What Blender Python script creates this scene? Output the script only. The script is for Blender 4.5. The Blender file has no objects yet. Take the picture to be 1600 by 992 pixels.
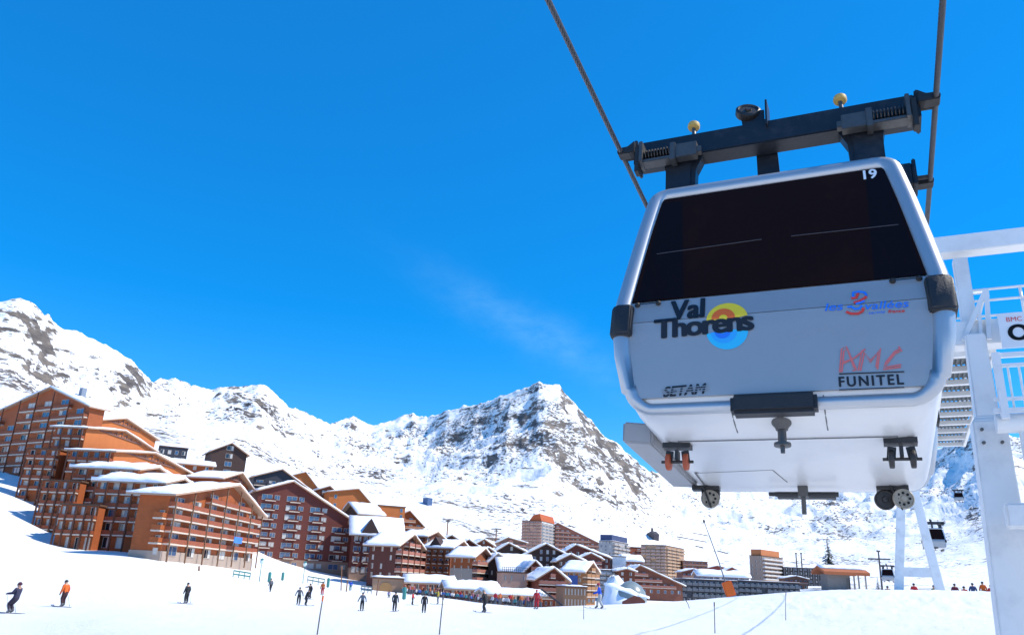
import bpy, bmesh, math, random
import numpy as np
from mathutils import Vector, Matrix
random.seed(7)
rng = np.random.default_rng(11)
R = math.radians
SC = bpy.context.scene
COL = SC.collection

# ------------------------------------------------------------------ camera
FPX, EYE = 1220.0, 1.7
PIT, ROL = math.atan(411 / FPX), R(2.5)
r0 = np.array([1.0, 0, 0]); u0 = np.array([0, -math.sin(PIT), math.cos(PIT)]); fw = np.array([0, math.cos(PIT), math.sin(PIT)])
cr = r0 * math.cos(ROL) + u0 * math.sin(ROL)
cu = -r0 * math.sin(ROL) + u0 * math.cos(ROL)
cam_d = bpy.data.cameras.new('camera'); cam_o = bpy.data.objects.new('camera', cam_d); COL.objects.link(cam_o)
cam_d.sensor_width = 36; cam_d.lens = 36 * FPX / 1600; cam_d.clip_end = 30000; cam_d.clip_start = 0.1
M = Matrix(((cr[0], cu[0], -fw[0], 0), (cr[1], cu[1], -fw[1], 0), (cr[2], cu[2], -fw[2], EYE), (0, 0, 0, 1)))
cam_o.matrix_world = M
SC.camera = cam_o

def ray(px, py):
    return cr * (px - 800) / FPX + cu * (496 - py) / FPX + fw
def at(px, py, D):
    """world point seen at photo pixel px, py at the horizontal distance D"""
    d = ray(px, py); k = D / math.hypot(d[0], d[1])
    return Vector((d[0] * k, d[1] * k, EYE + d[2] * k))
def azim(px, py):
    d = ray(px, py); return math.atan2(d[0], d[1])
def toward(px, py):
    d = ray(px, py); return d / np.linalg.norm(d)

# ------------------------------------------------------------------ light
SUN_AZ, SUN_EL = 93.0, 48.0      # compass from +Y, clockwise
sv = Vector((math.sin(R(SUN_AZ)) * math.cos(R(SUN_EL)), math.cos(R(SUN_AZ)) * math.cos(R(SUN_EL)), math.sin(R(SUN_EL))))
sun_d = bpy.data.lights.new('sun', 'SUN'); sun_o = bpy.data.objects.new('sun', sun_d); COL.objects.link(sun_o)
sun_d.energy = 5.0; sun_d.angle = R(0.5); sun_d.color = (1.0, 0.935, 0.82)
sun_o.rotation_euler = sv.to_track_quat('Z', 'Y').to_euler()
SC.view_settings.view_transform = 'Standard'; SC.view_settings.look = 'None'
SC.view_settings.exposure = 0.13; SC.view_settings.gamma = 1.0
SC.view_settings.use_curve_mapping = False
SC.cycles.use_denoising = True
SC.cycles.max_bounces = 6

W = bpy.data.worlds.new('World'); SC.world = W; W.use_nodes = True
nt = W.node_tree; nt.nodes.clear()
def N(t, typ, **kw):
    n = t.nodes.new(typ)
    for k, v in kw.items():
        if k in n.inputs.keys(): n.inputs[k].default_value = v
        else: setattr(n, k, v)
    return n
def L(t, a, b): t.links.new(a, b)
def math_n(t, op, a, b=None, clamp=False):
    n = t.nodes.new('ShaderNodeMath'); n.operation = op; n.use_clamp = clamp
    for i, v in enumerate((a, b)):
        if v is None: continue
        if isinstance(v, (int, float)): n.inputs[i].default_value = v
        else: t.links.new(v, n.inputs[i])
    return n.outputs[0]
def mixc(t, fac, a, b, bt='MIX'):
    n = t.nodes.new('ShaderNodeMix'); n.data_type = 'RGBA'; n.blend_type = bt
    for s, v in ((n.inputs[0], fac), (n.inputs[6], a), (n.inputs[7], b)):
        if isinstance(v, (int, float)): s.default_value = v
        elif isinstance(v, tuple): s.default_value = v if len(v) == 4 else (*v, 1)
        else: t.links.new(v, s)
    return n.outputs[2]
sky = N(nt, 'ShaderNodeTexSky', sky_type='NISHITA', sun_disc=False)
sky.sun_elevation = R(SUN_EL); sky.sun_rotation = R(SUN_AZ); sky.altitude = 2300; sky.air_density = 1.0; sky.dust_density = 0.15; sky.ozone_density = 2.5
hsv = N(nt, 'ShaderNodeHueSaturation', Hue=0.496, Saturation=1.46, Value=2.0); L(nt, sky.outputs[0], hsv.inputs['Color'])
# one faint wisp of cirrus, laid out by direction on the sky
tc = N(nt, 'ShaderNodeTexCoord')
d0 = toward(845, 525); da = toward(960, 590) - toward(700, 445); da -= d0 * da.dot(d0); da /= np.linalg.norm(da); db = np.cross(d0, da)
def dotn(v):
    n = nt.nodes.new('ShaderNodeVectorMath'); n.operation = 'DOT_PRODUCT'; L(nt, tc.outputs['Generated'], n.inputs[0]); n.inputs[1].default_value = tuple(v); return n.outputs['Value']
A, B, Cc = dotn(da), dotn(db), dotn(d0)
wn = N(nt, 'ShaderNodeTexNoise', Scale=9.0, Detail=6.0, Roughness=0.6); L(nt, tc.outputs['Generated'], wn.inputs['Vector'])
wob = math_n(nt, 'MULTIPLY', math_n(nt, 'SUBTRACT', wn.outputs[0], 0.5), 0.05)
bb = math_n(nt, 'DIVIDE', math_n(nt, 'ADD', B, wob), 0.024); aa = math_n(nt, 'DIVIDE', A, 0.13)
dd = math_n(nt, 'ADD', math_n(nt, 'MULTIPLY', aa, aa), math_n(nt, 'MULTIPLY', bb, bb))
g = math_n(nt, 'EXPONENT', math_n(nt, 'MULTIPLY', dd, -1.0))
mp = N(nt, 'ShaderNodeMapping'); L(nt, tc.outputs['Generated'], mp.inputs[0]); mp.inputs['Scale'].default_value = (1, 1, 2.2)
wn2 = N(nt, 'ShaderNodeTexNoise', Scale=22.0, Detail=8.0, Roughness=0.65); L(nt, mp.outputs[0], wn2.inputs['Vector'])
m = math_n(nt, 'MULTIPLY', math_n(nt, 'MULTIPLY', g, math_n(nt, 'SUBTRACT', math_n(nt, 'MULTIPLY', wn2.outputs[0], 1.5), 0.25, True)), 0.5, True)
m = math_n(nt, 'MULTIPLY', m, math_n(nt, 'GREATER_THAN', Cc, 0.5))
bg = N(nt, 'ShaderNodeBackground', Strength=0.12); L(nt, mixc(nt, m, mixc(nt, 0.36, hsv.outputs[0], (0.16, 2.12, 6.9)), (1.9, 4.7, 8.0)), bg.inputs['Color'])
wo = N(nt, 'ShaderNodeOutputWorld'); L(nt, bg.outputs[0], wo.inputs['Surface'])

# ------------------------------------------------------------------ helpers
def link(o, parent=None):
    COL.objects.link(o)
    if parent is not None: o.parent = parent
    return o
def tag(o, label=None, cat=None, group=None, kind=None):
    if label: o['label'] = label
    if cat: o['category'] = cat
    if group: o['group'] = group
    if kind: o['kind'] = kind
    return o
def empty(name, loc=(0, 0, 0), rz=0.0):
    o = bpy.data.objects.new(name, None); o.location = loc; o.rotation_euler = (0, 0, rz); o.empty_display_size = 0.2
    return link(o)
def copy_tree(o, parent=None, skip=()):
    c = o.copy(); link(c, parent)
    if parent is None: c.parent = None
    for ch in o.children:
        if ch.name.split('.')[0] not in skip: copy_tree(ch, c, skip)
    return c

class MB:
    """collects shapes and links them as ONE mesh object"""
    def __init__(s): s.bm = bmesh.new(); s.mi = 0
    def _f(s, vs):
        try:
            f = s.bm.faces.new(vs); f.material_index = s.mi; return f
        except ValueError: return None
    def poly(s, pts): return s._f([s.bm.verts.new(p) for p in pts])
    def hexa(s, a, b):
        """a, b: two quads (4 points each) facing one another"""
        va = [s.bm.verts.new(p) for p in a]; vb = [s.bm.verts.new(p) for p in b]
        s._f(va[::-1]); s._f(vb)
        for i in range(4): s._f((va[i], va[(i + 1) % 4], vb[(i + 1) % 4], vb[i]))
    def box(s, x0, x1, y0, y1, z0, z1):
        s.hexa([(x0, y0, z0), (x1, y0, z0), (x1, y1, z0), (x0, y1, z0)], [(x0, y0, z1), (x1, y0, z1), (x1, y1, z1), (x0, y1, z1)])
    def obox(s, c, size, az=0.0, X=None, Y=None, Z=None):
        """box about c, its X axis turned to the compass direction az + 90"""
        if X is None:
            X = Vector((math.cos(az), -math.sin(az), 0)); Y = Vector((math.sin(az), math.cos(az), 0)); Z = Vector((0, 0, 1))
        c = Vector(c); hx, hy, hz = [v / 2 for v in size]
        q = lambda z: [c + X * a * hx + Y * b * hy + Z * z for a, b in ((-1, -1), (1, -1), (1, 1), (-1, 1))]
        s.hexa(q(-hz), q(hz))
    def prism(s, pts, off):
        off = Vector(off)
        va = [s.bm.verts.new(p) for p in pts]; vb = [s.bm.verts.new(Vector(p) + off) for p in pts]
        n = len(pts); s._f(va[::-1]); s._f(vb)
        for i in range(n): s._f((va[i], va[(i + 1) % n], vb[(i + 1) % n], vb[i]))
    def bar(s, p, q, w, h=None, up=(0, 0, 1)):
        p, q = Vector(p), Vector(q); d = (q - p).normalized(); h = h or w
        x = d.cross(Vector(up))
        if x.length < 1e-4: x = d.cross(Vector((1, 0, 0)))
        x.normalize(); y = x.cross(d)
        k = lambda c: [c + x * a * w / 2 + y * b * h / 2 for a, b in ((-1, -1), (1, -1), (1, 1), (-1, 1))]
        s.hexa(k(p), k(q))
    def tube(s, pts, r, n=8, closed=False, caps=True, ref=(0, 0, 1), flat=1.0):
        pts = [Vector(p) for p in pts]; rs = r if isinstance(r, (list, tuple)) else [r] * len(pts)
        rings = []; m_ = len(pts)
        for i, p in enumerate(pts):
            a = pts[i - 1] if (i or closed) else p; b = pts[(i + 1) % m_] if (i < m_ - 1 or closed) else p
            d = (b - a).normalized(); x = d.cross(Vector(ref))
            if x.length < 1e-3: x = d.cross(Vector((0.3, 1, 0.1)))
            x.normalize(); y = x.cross(d)
            rings.append([s.bm.verts.new(p + (x * math.cos(t) * flat + y * math.sin(t)) * rs[i]) for t in (2 * math.pi * k / n for k in range(n))])
        for i in range(m_ if closed else m_ - 1):
            A_, B_ = rings[i], rings[(i + 1) % m_]
            for k in range(n): s._f((A_[k], A_[(k + 1) % n], B_[(k + 1) % n], B_[k]))
        if caps and not closed: s._f(rings[0][::-1]); s._f(rings[-1])
    def cyl(s, p, q, r, n=16, r2=None): s.tube([p, q], [r, r if r2 is None else r2], n)
    def lathe(s, c, axis, prof, n=20):
        """prof: (radius, height along axis)"""
        c, ax = Vector(c), Vector(axis).normalized(); x = ax.orthogonal().normalized(); y = ax.cross(x); rings = []
        for r_, h_ in prof: rings.append([s.bm.verts.new(c + ax * h_ + (x * math.cos(t) + y * math.sin(t)) * max(r_, 1e-4)) for t in (2 * math.pi * k / n for k in range(n))])
        for a, b in zip(rings, rings[1:]):
            for k in range(n): s._f((a[k], a[(k + 1) % n], b[(k + 1) % n], b[k]))
        s._f(rings[0][::-1]); s._f(rings[-1])
    def grid(s, P):
        V = [[s.bm.verts.new(p) for p in row] for row in P]
        for a, b in zip(V, V[1:]):
            for i in range(len(a) - 1): s._f((a[i], a[i + 1], b[i + 1], b[i]))
    def mesh(s, name, mats, smooth=False, bevel=0.0):
        bm = s.bm
        bmesh.ops.recalc_face_normals(bm, faces=bm.faces)
        if bevel: bmesh.ops.bevel(bm, geom=[e for e in bm.edges if len(e.link_faces) == 2 and e.calc_face_angle(0) > 0.5], offset=bevel, segments=2, affect='EDGES', clamp_overlap=True)
        me = bpy.data.meshes.new(name); bm.to_mesh(me); bm.free()
        for m_ in (mats if isinstance(mats, (list, tuple)) else [mats]): me.materials.append(m_)
        if smooth:
            me.polygons.foreach_set('use_smooth', [True] * len(me.polygons))
            if smooth != 'all': me.set_sharp_from_angle(angle=R(38))
        return me
    def build(s, name, mats, parent=None, smooth=False, bevel=0.0):
        return link(bpy.data.objects.new(name, s.mesh(name, mats, smooth, bevel)), parent)

# ------------------------------------------------------------------ materials
MATS = {}
def pbr(name, col, rough=0.6, metal=0.0, var=0.0, scale=6.0, bump=0.0, bscale=40.0, stretch=(1, 1, 1), spec=0.5, dirt_glimmer=None, coat=0.0, planks=None):
    if name in MATS: return MATS[name]
    m_ = bpy.data.materials.new(name); m_.use_nodes = True; t = m_.node_tree; p = t.nodes['Principled BSDF']
    p.inputs['Roughness'].default_value = rough; p.inputs['Metallic'].default_value = metal
    p.inputs['Specular IOR Level'].default_value = spec; p.inputs['Coat Weight'].default_value = coat
    c = (*col, 1.0); tcn = N(t, 'ShaderNodeTexCoord'); mpn = N(t, 'ShaderNodeMapping'); mpn.inputs['Scale'].default_value = stretch
    L(t, tcn.outputs['Object'], mpn.inputs[0]); out = None
    if var:
        n = N(t, 'ShaderNodeTexNoise', Scale=scale, Detail=5.0, Roughness=0.6); L(t, mpn.outputs[0], n.inputs['Vector'])
        lo = tuple(v * (1 - var) for v in col); hi = tuple(min(v * (1 + var), 1) for v in col)
        out = mixc(t, n.outputs[0], lo, hi)
    if planks:
        w = N(t, 'ShaderNodeTexWave', wave_type='BANDS', bands_direction='Z', Scale=planks, Distortion=0.6, Detail=2.0); L(t, tcn.outputs['Object'], w.inputs['Vector'])
        out = mixc(t, math_n(t, 'MULTIPLY', w.outputs['Fac'], 0.3), out if out else c, tuple(v * 0.55 for v in col))
    if dirt_glimmer:  # random patches: dirt on most things, painted glimmers on the cabin glass
        n = N(t, 'ShaderNodeTexNoise', Scale=dirt_glimmer[1], Detail=6.0, Roughness=0.65); L(t, tcn.outputs['Object'], n.inputs['Vector'])
        k = math_n(t, 'MULTIPLY', math_n(t, 'SUBTRACT', n.outputs[0], 0.5, True), dirt_glimmer[2] * 4, True)
        out = mixc(t, k, out if out else c, dirt_glimmer[0])
        r_ = N(t, 'ShaderNodeMapRange'); L(t, k, r_.inputs[0]); r_.inputs[3].default_value = rough; r_.inputs[4].default_value = min(rough + 0.3, 1); L(t, r_.outputs[0], p.inputs['Roughness'])
    if out: L(t, out, p.inputs['Base Color'])
    else: p.inputs['Base Color'].default_value = c
    if bump:
        n = N(t, 'ShaderNodeTexNoise', Scale=bscale, Detail=4.0); L(t, mpn.outputs[0], n.inputs['Vector'])
        b = N(t, 'ShaderNodeBump', Strength=bump, Distance=0.02); L(t, n.outputs[0], b.inputs['Height']); L(t, b.outputs[0], p.inputs['Normal'])
    MATS[name] = m_; return m_
# ------------------------------------------------------------------ terrain
def gnoise(x, y, seed=0):
    """gradient noise, vectorised"""
    xi = np.floor(x).astype(np.int64); yi = np.floor(y).astype(np.int64); xf = x - xi; yf = y - yi
    def g(ix, iy, dx, dy):
        h = (ix * 374761393 + iy * 668265263 + seed * 1442695041) & 0x7fffffff
        h = ((h ^ (h >> 13)) * 1274126177) & 0x7fffffff; h = h ^ (h >> 16)
        a = (h & 0xffff) / 65536.0 * 2 * np.pi
        return np.cos(a) * dx + np.sin(a) * dy
    u = xf * xf * xf * (xf * (xf * 6 - 15) + 10); v = yf * yf * yf * (yf * (yf * 6 - 15) + 10)
    a = g(xi, yi, xf, yf); b = g(xi + 1, yi, xf - 1, yf); c = g(xi, yi + 1, xf, yf - 1); d = g(xi + 1, yi + 1, xf - 1, yf - 1)
    return (a + (b - a) * u) * (1 - v) + (c + (d - c) * u) * v
def fbm(x, y, o=5, seed=0, ridged=False):
    s = np.zeros_like(x); amp = 1.0
    for k in range(o):
        n = gnoise(x * 2 ** k, y * 2 ** k, seed + k)
        s += amp * ((0.35 - np.abs(n)) if ridged else n); amp *= 0.5
    return s
hor = lambda x: 907 + 0.0437 * (x - 800)
COLS = {  # photo column: (distance, pixels above the eye level)
    -300: [(25, -130), (60, -60), (100, -8), (140, 25), (180, 80), (230, 110), (260, 125), (300, 175)],
    0: [(30, -118), (45, -86), (66, -52), (100, -18), (135, 12), (160, 38), (185, 78), (210, 104), (250, 120), (300, 180)],
    60: [(30, -114), (48, -80), (66, -54), (100, -22), (138, 5), (160, 14), (178, 36), (205, 92), (245, 122), (300, 182)],
    110: [(28, -112), (46, -76), (70, -52), (100, -20), (140, 9), (168, 15), (190, 50), (230, 125), (300, 182)],
    200: [(25, -108), (66, -54), (100, -20), (140, 14), (170, 24), (190, 55), (230, 115), (300, 170)],
    300: [(25, -102), (66, -56), (110, -22), (145, 3), (180, 14), (240, 90), (300, 140), (420, 180)],
    400: [(25, -98), (66, -54), (120, -20), (185, -5), (220, 10), (300, 70), (420, 140)],
    500: [(25, -94), (66, -55), (120, -26), (190, -14), (240, 0), (310, 40), (450, 115)],
    600: [(27, -90), (60, -56), (120, -31), (190, -22), (240, -10), (330, 28), (480, 92)],
    700: [(28, -86), (60, -53), (110, -34), (180, -26), (240, -22), (340, 12), (560, 68)],
    800: [(28, -82), (57, -51), (100, -37), (130, -36), (180, -42), (240, -36), (340, -5), (650, 60)],
    900: [(28, -76), (52, -40), (80, -31), (120, -42), (250, -34), (420, -5), (680, 48)],
    1000: [(28, -72), (60, -28), (80, -24), (115, -36), (250, -30), (420, -12), (680, 40)],
    1100: [(28, -68), (60, -19), (85, -13), (130, -30), (380, -18), (620, 10), (900, 34)],
    1200: [(28, -64), (60, -9), (82, 0), (130, -20), (400, -8), (640, 14), (900, 32)],
    1300: [(28, -60), (50, -9), (76, 9), (130, -10), (400, 2), (640, 20), (900, 32)],
    1400: [(28, -56), (50, -6), (74, 13), (120, -2), (400, 4), (900, 34)],
    1500: [(28, -52), (50, -2), (74, 15), (120, 0), (400, 4), (800, 40)],
    1600: [(28, -50), (50, -2), (72, 14), (120, 2), (400, 10), (800, 50)],
    2000: [(28, -46), (50, 0), (72, 14), (120, 10), (400, 30), (800, 70)],
}
SKY = [(-500, 560), (-250, 505), (-80, 470), (0, 475), (30, 474), (50, 478), (62, 490), (68, 497), (75, 494), (82, 505), (100, 519), (130, 526), (163, 537), (178, 548), (195, 560), (215, 578), (240, 597), (262, 597), (274, 592), (285, 601), (330, 611), (345, 605), (375, 606), (405, 603), (420, 612), (434, 626), (460, 641), (495, 651), (522, 662), (540, 657), (552, 653), (566, 659), (582, 663), (600, 657), (617, 656), (630, 652), (645, 649), (655, 655), (668, 655), (700, 644), (750, 631), (790, 618), (820, 607), (842, 599), (850, 604), (874, 606), (884, 620), (905, 640), (925, 660), (945, 681), (970, 702), (1000, 728), (1060, 752), (1150, 745), (1300, 735), (1420, 722), (1470, 702), (1500, 684), (1525, 668), (1560, 672), (1600, 690), (1700, 640), (2000, 560), (2400, 600)]
RSK = [(-500, 1000), (0, 1000), (180, 1150), (250, 1300), (330, 1500), (420, 1500), (500, 1750), (560, 1950), (640, 1950), (700, 1750), (780, 1560), (850, 1480), (950, 1550), (1030, 1800), (1300, 2300), (1450, 2300), (1530, 2100), (1700, 1900), (2400, 1500)]
cx_az = np.array([azim(x, hor(x)) for x in COLS])
RF = np.concatenate([np.linspace(0, 24, 13), np.geomspace(25, 460, 110)])
def col_z(pts):
    r = np.array([0.0, 8.0] + [p[0] for p in pts]); z = np.array([0.0, 0.0] + [EYE + p[0] * p[1] / 1287.0 for p in pts])
    # slope-limited smooth interpolation
    t = np.interp(RF, r, z); k = np.array([1, 2, 3, 2, 1]) / 9.0
    tp = np.pad(t, 2, mode='edge'); tp[-2:] = t[-1] + (t[-1] - t[-2]) * np.array([1, 2])
    return np.convolve(tp, k, 'valid')
FZ = np.array([col_z(COLS[x]) for x in COLS])
# denser, smoothed across the view so that no column shows as a ridge
AZD = np.linspace(cx_az[0], cx_az[-1], 240)
def az_smooth(tab, sig=1.9):
    tab = np.asarray(tab, float); T_ = np.stack([np.interp(AZD, cx_az, tab[:, k]) for k in range(tab.shape[1])], 1)
    s_ = R(sig) / (AZD[1] - AZD[0]); kk = np.arange(-int(3 * s_), int(3 * s_) + 1); ke = np.exp(-kk ** 2 / (2 * s_ * s_)); ke /= ke.sum()
    P_ = np.pad(T_, ((len(kk) // 2, len(kk) // 2), (0, 0)), mode='edge')
    return np.stack([np.convolve(P_[:, k], ke, 'valid') for k in range(tab.shape[1])], 1)
FZ = az_smooth(FZ)
sk_az = np.array([azim(x, y) for x, y in SKY]); sk_t = np.array([(lambda d: d[2] / math.hypot(d[0], d[1]))(ray(x, y)) for x, y in SKY])
rs_az = np.array([azim(x, 650) for x, _ in RSK]); rs_r = np.array([r for _, r in RSK], float)
RB = 460.0
COLEND = az_smooth(np.array([COLS[x][-1] for x in COLS], float), 2.5)      # last control of each column
def smooth_interp(x, xp, fp):
    return np.interp(x, xp, fp)
def terrain(x, y, detail=True):
    x = np.asarray(x, float); y = np.asarray(y, float)
    r = np.hypot(x, y); az = np.arctan2(x, y)
    azc = np.clip(az, AZD[0], AZD[-1])
    i = np.clip(np.searchsorted(AZD, azc) - 1, 0, len(AZD) - 2); f = (azc - AZD[i]) / (AZD[i + 1] - AZD[i])
    q = np.interp(np.clip(r, 0, RB), RF, np.arange(len(RF))); j = np.clip(q.astype(int), 0, len(RF) - 2); g_ = q - j
    zz = (FZ[i, j] * (1 - f) + FZ[i + 1, j] * f) * (1 - g_) + (FZ[i, j + 1] * (1 - f) + FZ[i + 1, j + 1] * f) * g_
    rs = np.interp(az, rs_az, rs_r); st = np.interp(az, sk_az, sk_t)
    e0 = (zz - EYE) / RB                      # slope of the sight line at the end of the near ground
    er = np.interp(azc, AZD, COLEND[:, 0]); eo = np.interp(azc, AZD, COLEND[:, 1]) / 1287.0
    er = np.maximum(er, RB + 10)
    t1 = np.clip((r - RB) / (er - RB), 0, 1); t2 = np.clip((r - er) / np.maximum(rs - er, 50), 0, 1)
    ee = e0 + (np.maximum(eo, e0) - e0) * t1
    sl = ee + (st - ee) * (t2 ** 0.9 * 0.55 + 0.45 * t2 * t2)
    far = EYE + r * sl
    # the back of the ridge falls away
    bk = np.clip(r - rs, 0, None); far = np.where(bk > 0, EYE + rs * st - bk * 0.5, far)
    z = np.where(r > RB, far, zz)
    back = np.clip((np.abs(az) - R(62)) / R(30), 0, 1); back = back * back * (3 - 2 * back)
    z = z * (1 - back) + back * np.clip((r - 150) * 0.08, 0, 140)
    if detail:
        w = np.clip((r - 420) / 500, 0, 1) * (1 - back)
        crag = np.clip((t2 - 0.1) / 0.5, 0, 1)
        lock = 1 - 0.62 * np.exp(-((r - rs) / (0.05 * rs)) ** 2)
        n1 = fbm(x / 260, y / 260, 6, 3) * 30; n2 = (fbm(x / 130 + 5, y / 130, 6, 9, True) - 0.3) * 46
        z = z + w * (n1 + n2 * crag) * (0.35 + 0.65 * crag) * lock + w * fbm(x / 22, y / 22, 3, 21) * 2.2 * (0.5 + crag)
        near = np.exp(-r / 120.0)
        z = z + near * np.clip((r - 2) / 8, 0, 1) * (fbm(x / 9, y / 9, 3, 31) * 0.12 + fbm(x / 1.6, y / 1.6, 3, 41) * 0.035)
        lump = np.clip((az - R(10)) / R(10), 0, 1) * np.clip(1 - np.abs(r - 55) / 40, 0, 1)
        z = z + lump * ((fbm(x / 3.2, y / 3.2, 4, 51, True) - 0.42) * 0.26 + lump * fbm(x / 0.9, y / 0.9, 3, 61) * 0.12)
    return z
def ground(x, y): return float(terrain(np.array([x]), np.array([y]), False)[0])

def snow_mat(name, rocky):
    m_ = bpy.data.materials.new(name); m_.use_nodes = True; t = m_.node_tree; p = t.nodes['Principled BSDF']
    p.inputs['Roughness'].default_value = 0.75; p.inputs['Specular IOR Level'].default_value = 0.15
    geo = N(t, 'ShaderNodeNewGeometry'); pos = geo.outputs['Position']
    snow = (0.90, 0.895, 0.885)
    if not rocky:
        n = N(t, 'ShaderNodeTexNoise', Scale=0.35, Detail=6.0, Roughness=0.65); L(t, pos, n.inputs['Vector'])
        c = mixc(t, n.outputs[0], (0.84, 0.84, 0.845), (0.92, 0.915, 0.905))
        # dirty specks thrown up by skis
        n2 = N(t, 'ShaderNodeTexNoise', Scale=1.7, Detail=5.0, Roughness=0.7); L(t, pos, n2.inputs['Vector'])
        k = math_n(t, 'MULTIPLY', math_n(t, 'SUBTRACT', n2.outputs[0], 0.66, True), 4.0, True)
        c = mixc(t, k, c, (0.5, 0.52, 0.57)); L(t, c, p.inputs['Base Color'])
        n3 = N(t, 'ShaderNodeTexNoise', Scale=2.2, Detail=8.0, Roughness=0.7); mp_ = N(t, 'ShaderNodeMapping'); mp_.inputs['Rotation'].default_value = (0, 0, R(-12)); mp_.inputs['Scale'].default_value = (0.35, 1.6, 1); L(t, pos, mp_.inputs[0]); L(t, mp_.outputs[0], n3.inputs['Vector'])
        hts = [n3.outputs[0]]
        hgt = hts[0]
        for h_ in hts[1:]: hgt = math_n(t, 'ADD', hgt, h_)
        b = N(t, 'ShaderNodeBump', Strength=0.75, Distance=0.25); L(t, hgt, b.inputs['Height']); L(t, b.outputs[0], p.inputs['Normal'])
        return m_
    at_ = N(t, 'ShaderNodeAttribute', attribute_name='rock'); wgt = at_.outputs['Fac']
    sep = N(t, 'ShaderNodeSeparateXYZ'); L(t, geo.outputs['Normal'], sep.inputs[0])
    mp_ = N(t, 'ShaderNodeMapping'); mp_.inputs['Rotation'].default_value = (R(8), R(24), R(20)); mp_.inputs['Scale'].default_value = (0.45, 0.6, 1.7); L(t, pos, mp_.inputs[0])
    nb = N(t, 'ShaderNodeTexNoise', Scale=0.021, Detail=9.0, Roughness=0.72); L(t, mp_.outputs[0], nb.inputs['Vector'])
    ns = N(t, 'ShaderNodeTexNoise', Scale=0.085, Detail=6.0, Roughness=0.65); L(t, mp_.outputs[0], ns.inputs['Vector'])
    steep = math_n(t, 'MULTIPLY', math_n(t, 'SUBTRACT', 0.86, sep.outputs['Z']), 0.35)
    big = math_n(t, 'ADD', math_n(t, 'ADD', math_n(t, 'MULTIPLY', nb.outputs[0], 0.62), math_n(t, 'MULTIPLY', ns.outputs[0], 0.38)), steep)
    th = math_n(t, 'SUBTRACT', 0.63, math_n(t, 'MULTIPLY', wgt, 0.108))
    mk = math_n(t, 'MULTIPLY', math_n(t, 'SUBTRACT', big, th), 22.0, True)
    mp2 = N(t, 'ShaderNodeMapping'); mp2.inputs['Rotation'].default_value = (R(-20), R(35), R(50)); mp2.inputs['Scale'].default_value = (0.8, 1.0, 1.25); L(t, pos, mp2.inputs[0])
    sp = N(t, 'ShaderNodeTexNoise', Scale=0.19, Detail=4.0, Roughness=0.65); L(t, mp2.outputs[0], sp.inputs['Vector'])
    cl = N(t, 'ShaderNodeTexNoise', Scale=0.0075, Detail=4.0, Roughness=0.6); L(t, pos, cl.inputs['Vector'])
    mk2 = math_n(t, 'MULTIPLY', math_n(t, 'SUBTRACT', math_n(t, 'ADD', math_n(t, 'ADD', sp.outputs[0], math_n(t, 'MULTIPLY', wgt, 0.1)), math_n(t, 'ADD', math_n(t, 'MULTIPLY', nb.outputs[0], 0.26), math_n(t, 'MULTIPLY', cl.outputs[0], 0.62))), 1.045), 20.0, True)
    mask = math_n(t, 'MAXIMUM', mk, mk2)
    rk = N(t, 'ShaderNodeTexNoise', Scale=0.05, Detail=7.0, Roughness=0.7); L(t, mp_.outputs[0], rk.inputs['Vector'])
    rc = N(t, 'ShaderNodeValToRGB'); L(t, rk.outputs[0], rc.inputs[0])
    rc.color_ramp.elements[0].position = 0.3; rc.color_ramp.elements[0].color = (0.045, 0.043, 0.05, 1)
    rc.color_ramp.elements[1].position = 0.72; rc.color_ramp.elements[1].color = (0.29, 0.235, 0.19, 1)
    e = rc.color_ramp.elements.new(0.52); e.color = (0.14, 0.12, 0.105, 1)
    L(t, mixc(t, mask, (*snow, 1), rc.outputs[0]), p.inputs['Base Color'])
    b1 = N(t, 'ShaderNodeTexNoise', Scale=0.05, Detail=9.0, Roughness=0.62); L(t, pos, b1.inputs['Vector'])
    b = N(t, 'ShaderNodeBump', Strength=0.75, Distance=4.5); L(t, math_n(t, 'ADD', b1.outputs[0], math_n(t, 'MULTIPLY', mask, 0.15)), b.inputs['Height']); L(t, b.outputs[0], p.inputs['Normal'])
    return m_
snow_near = snow_mat('piste_snow', False); snow_far = snow_mat('mountain_snow_and_rock', True)

# rock shows more here (photo columns and rows of the outcrops, radius, weight)
ROCK = [(25, 500, 26, .7), (60, 520, 30, .5), (60, 565, 40, .8), (20, 585, 40, 1), (75, 590, 30, .8), (100, 592, 30, .9), (140, 585, 20, .5), (195, 600, 30, .9), (215, 615, 25, .9), (230, 605, 18, .5), (265, 612, 22, .6), (240, 660, 26, .9), (265, 662, 20, .8), (340, 620, 16, .5), (372, 620, 22, .9), (395, 640, 34, 1), (430, 650, 24, .7), (460, 665, 30, .4), (520, 680, 40, .3), (552, 660, 14, .8), (600, 660, 14, .6), (645, 655, 14, .9), (620, 690, 40, .35), (700, 660, 30, .45), (750, 650, 34, .6), (800, 640, 36, .7), (845, 620, 26, .7), (875, 630, 24, .75), (880, 670, 40, .75), (920, 670, 28, .7), (940, 695, 28, .75), (960, 725, 30, .7), (860, 700, 40, .7), (820, 690, 40, .7), (760, 690, 50, .55), (720, 720, 50, .4), (830, 740, 60, .45), (900, 750, 50, .55), (985, 745, 30, .8), (700, 690, 40, .45), (950, 790, 60, .35), (850, 790, 60, .3), (1290, 790, 40, .5), (1330, 800, 40, .5), (1240, 800, 40, .3), (1500, 690, 20, .4), (1490, 740, 20, .2), (1520, 808, 16, 1.1), (1585, 720, 22, .5), (560, 720, 40, .3), (590, 740, 26, .4), (420, 700, 40, .2)]
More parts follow.
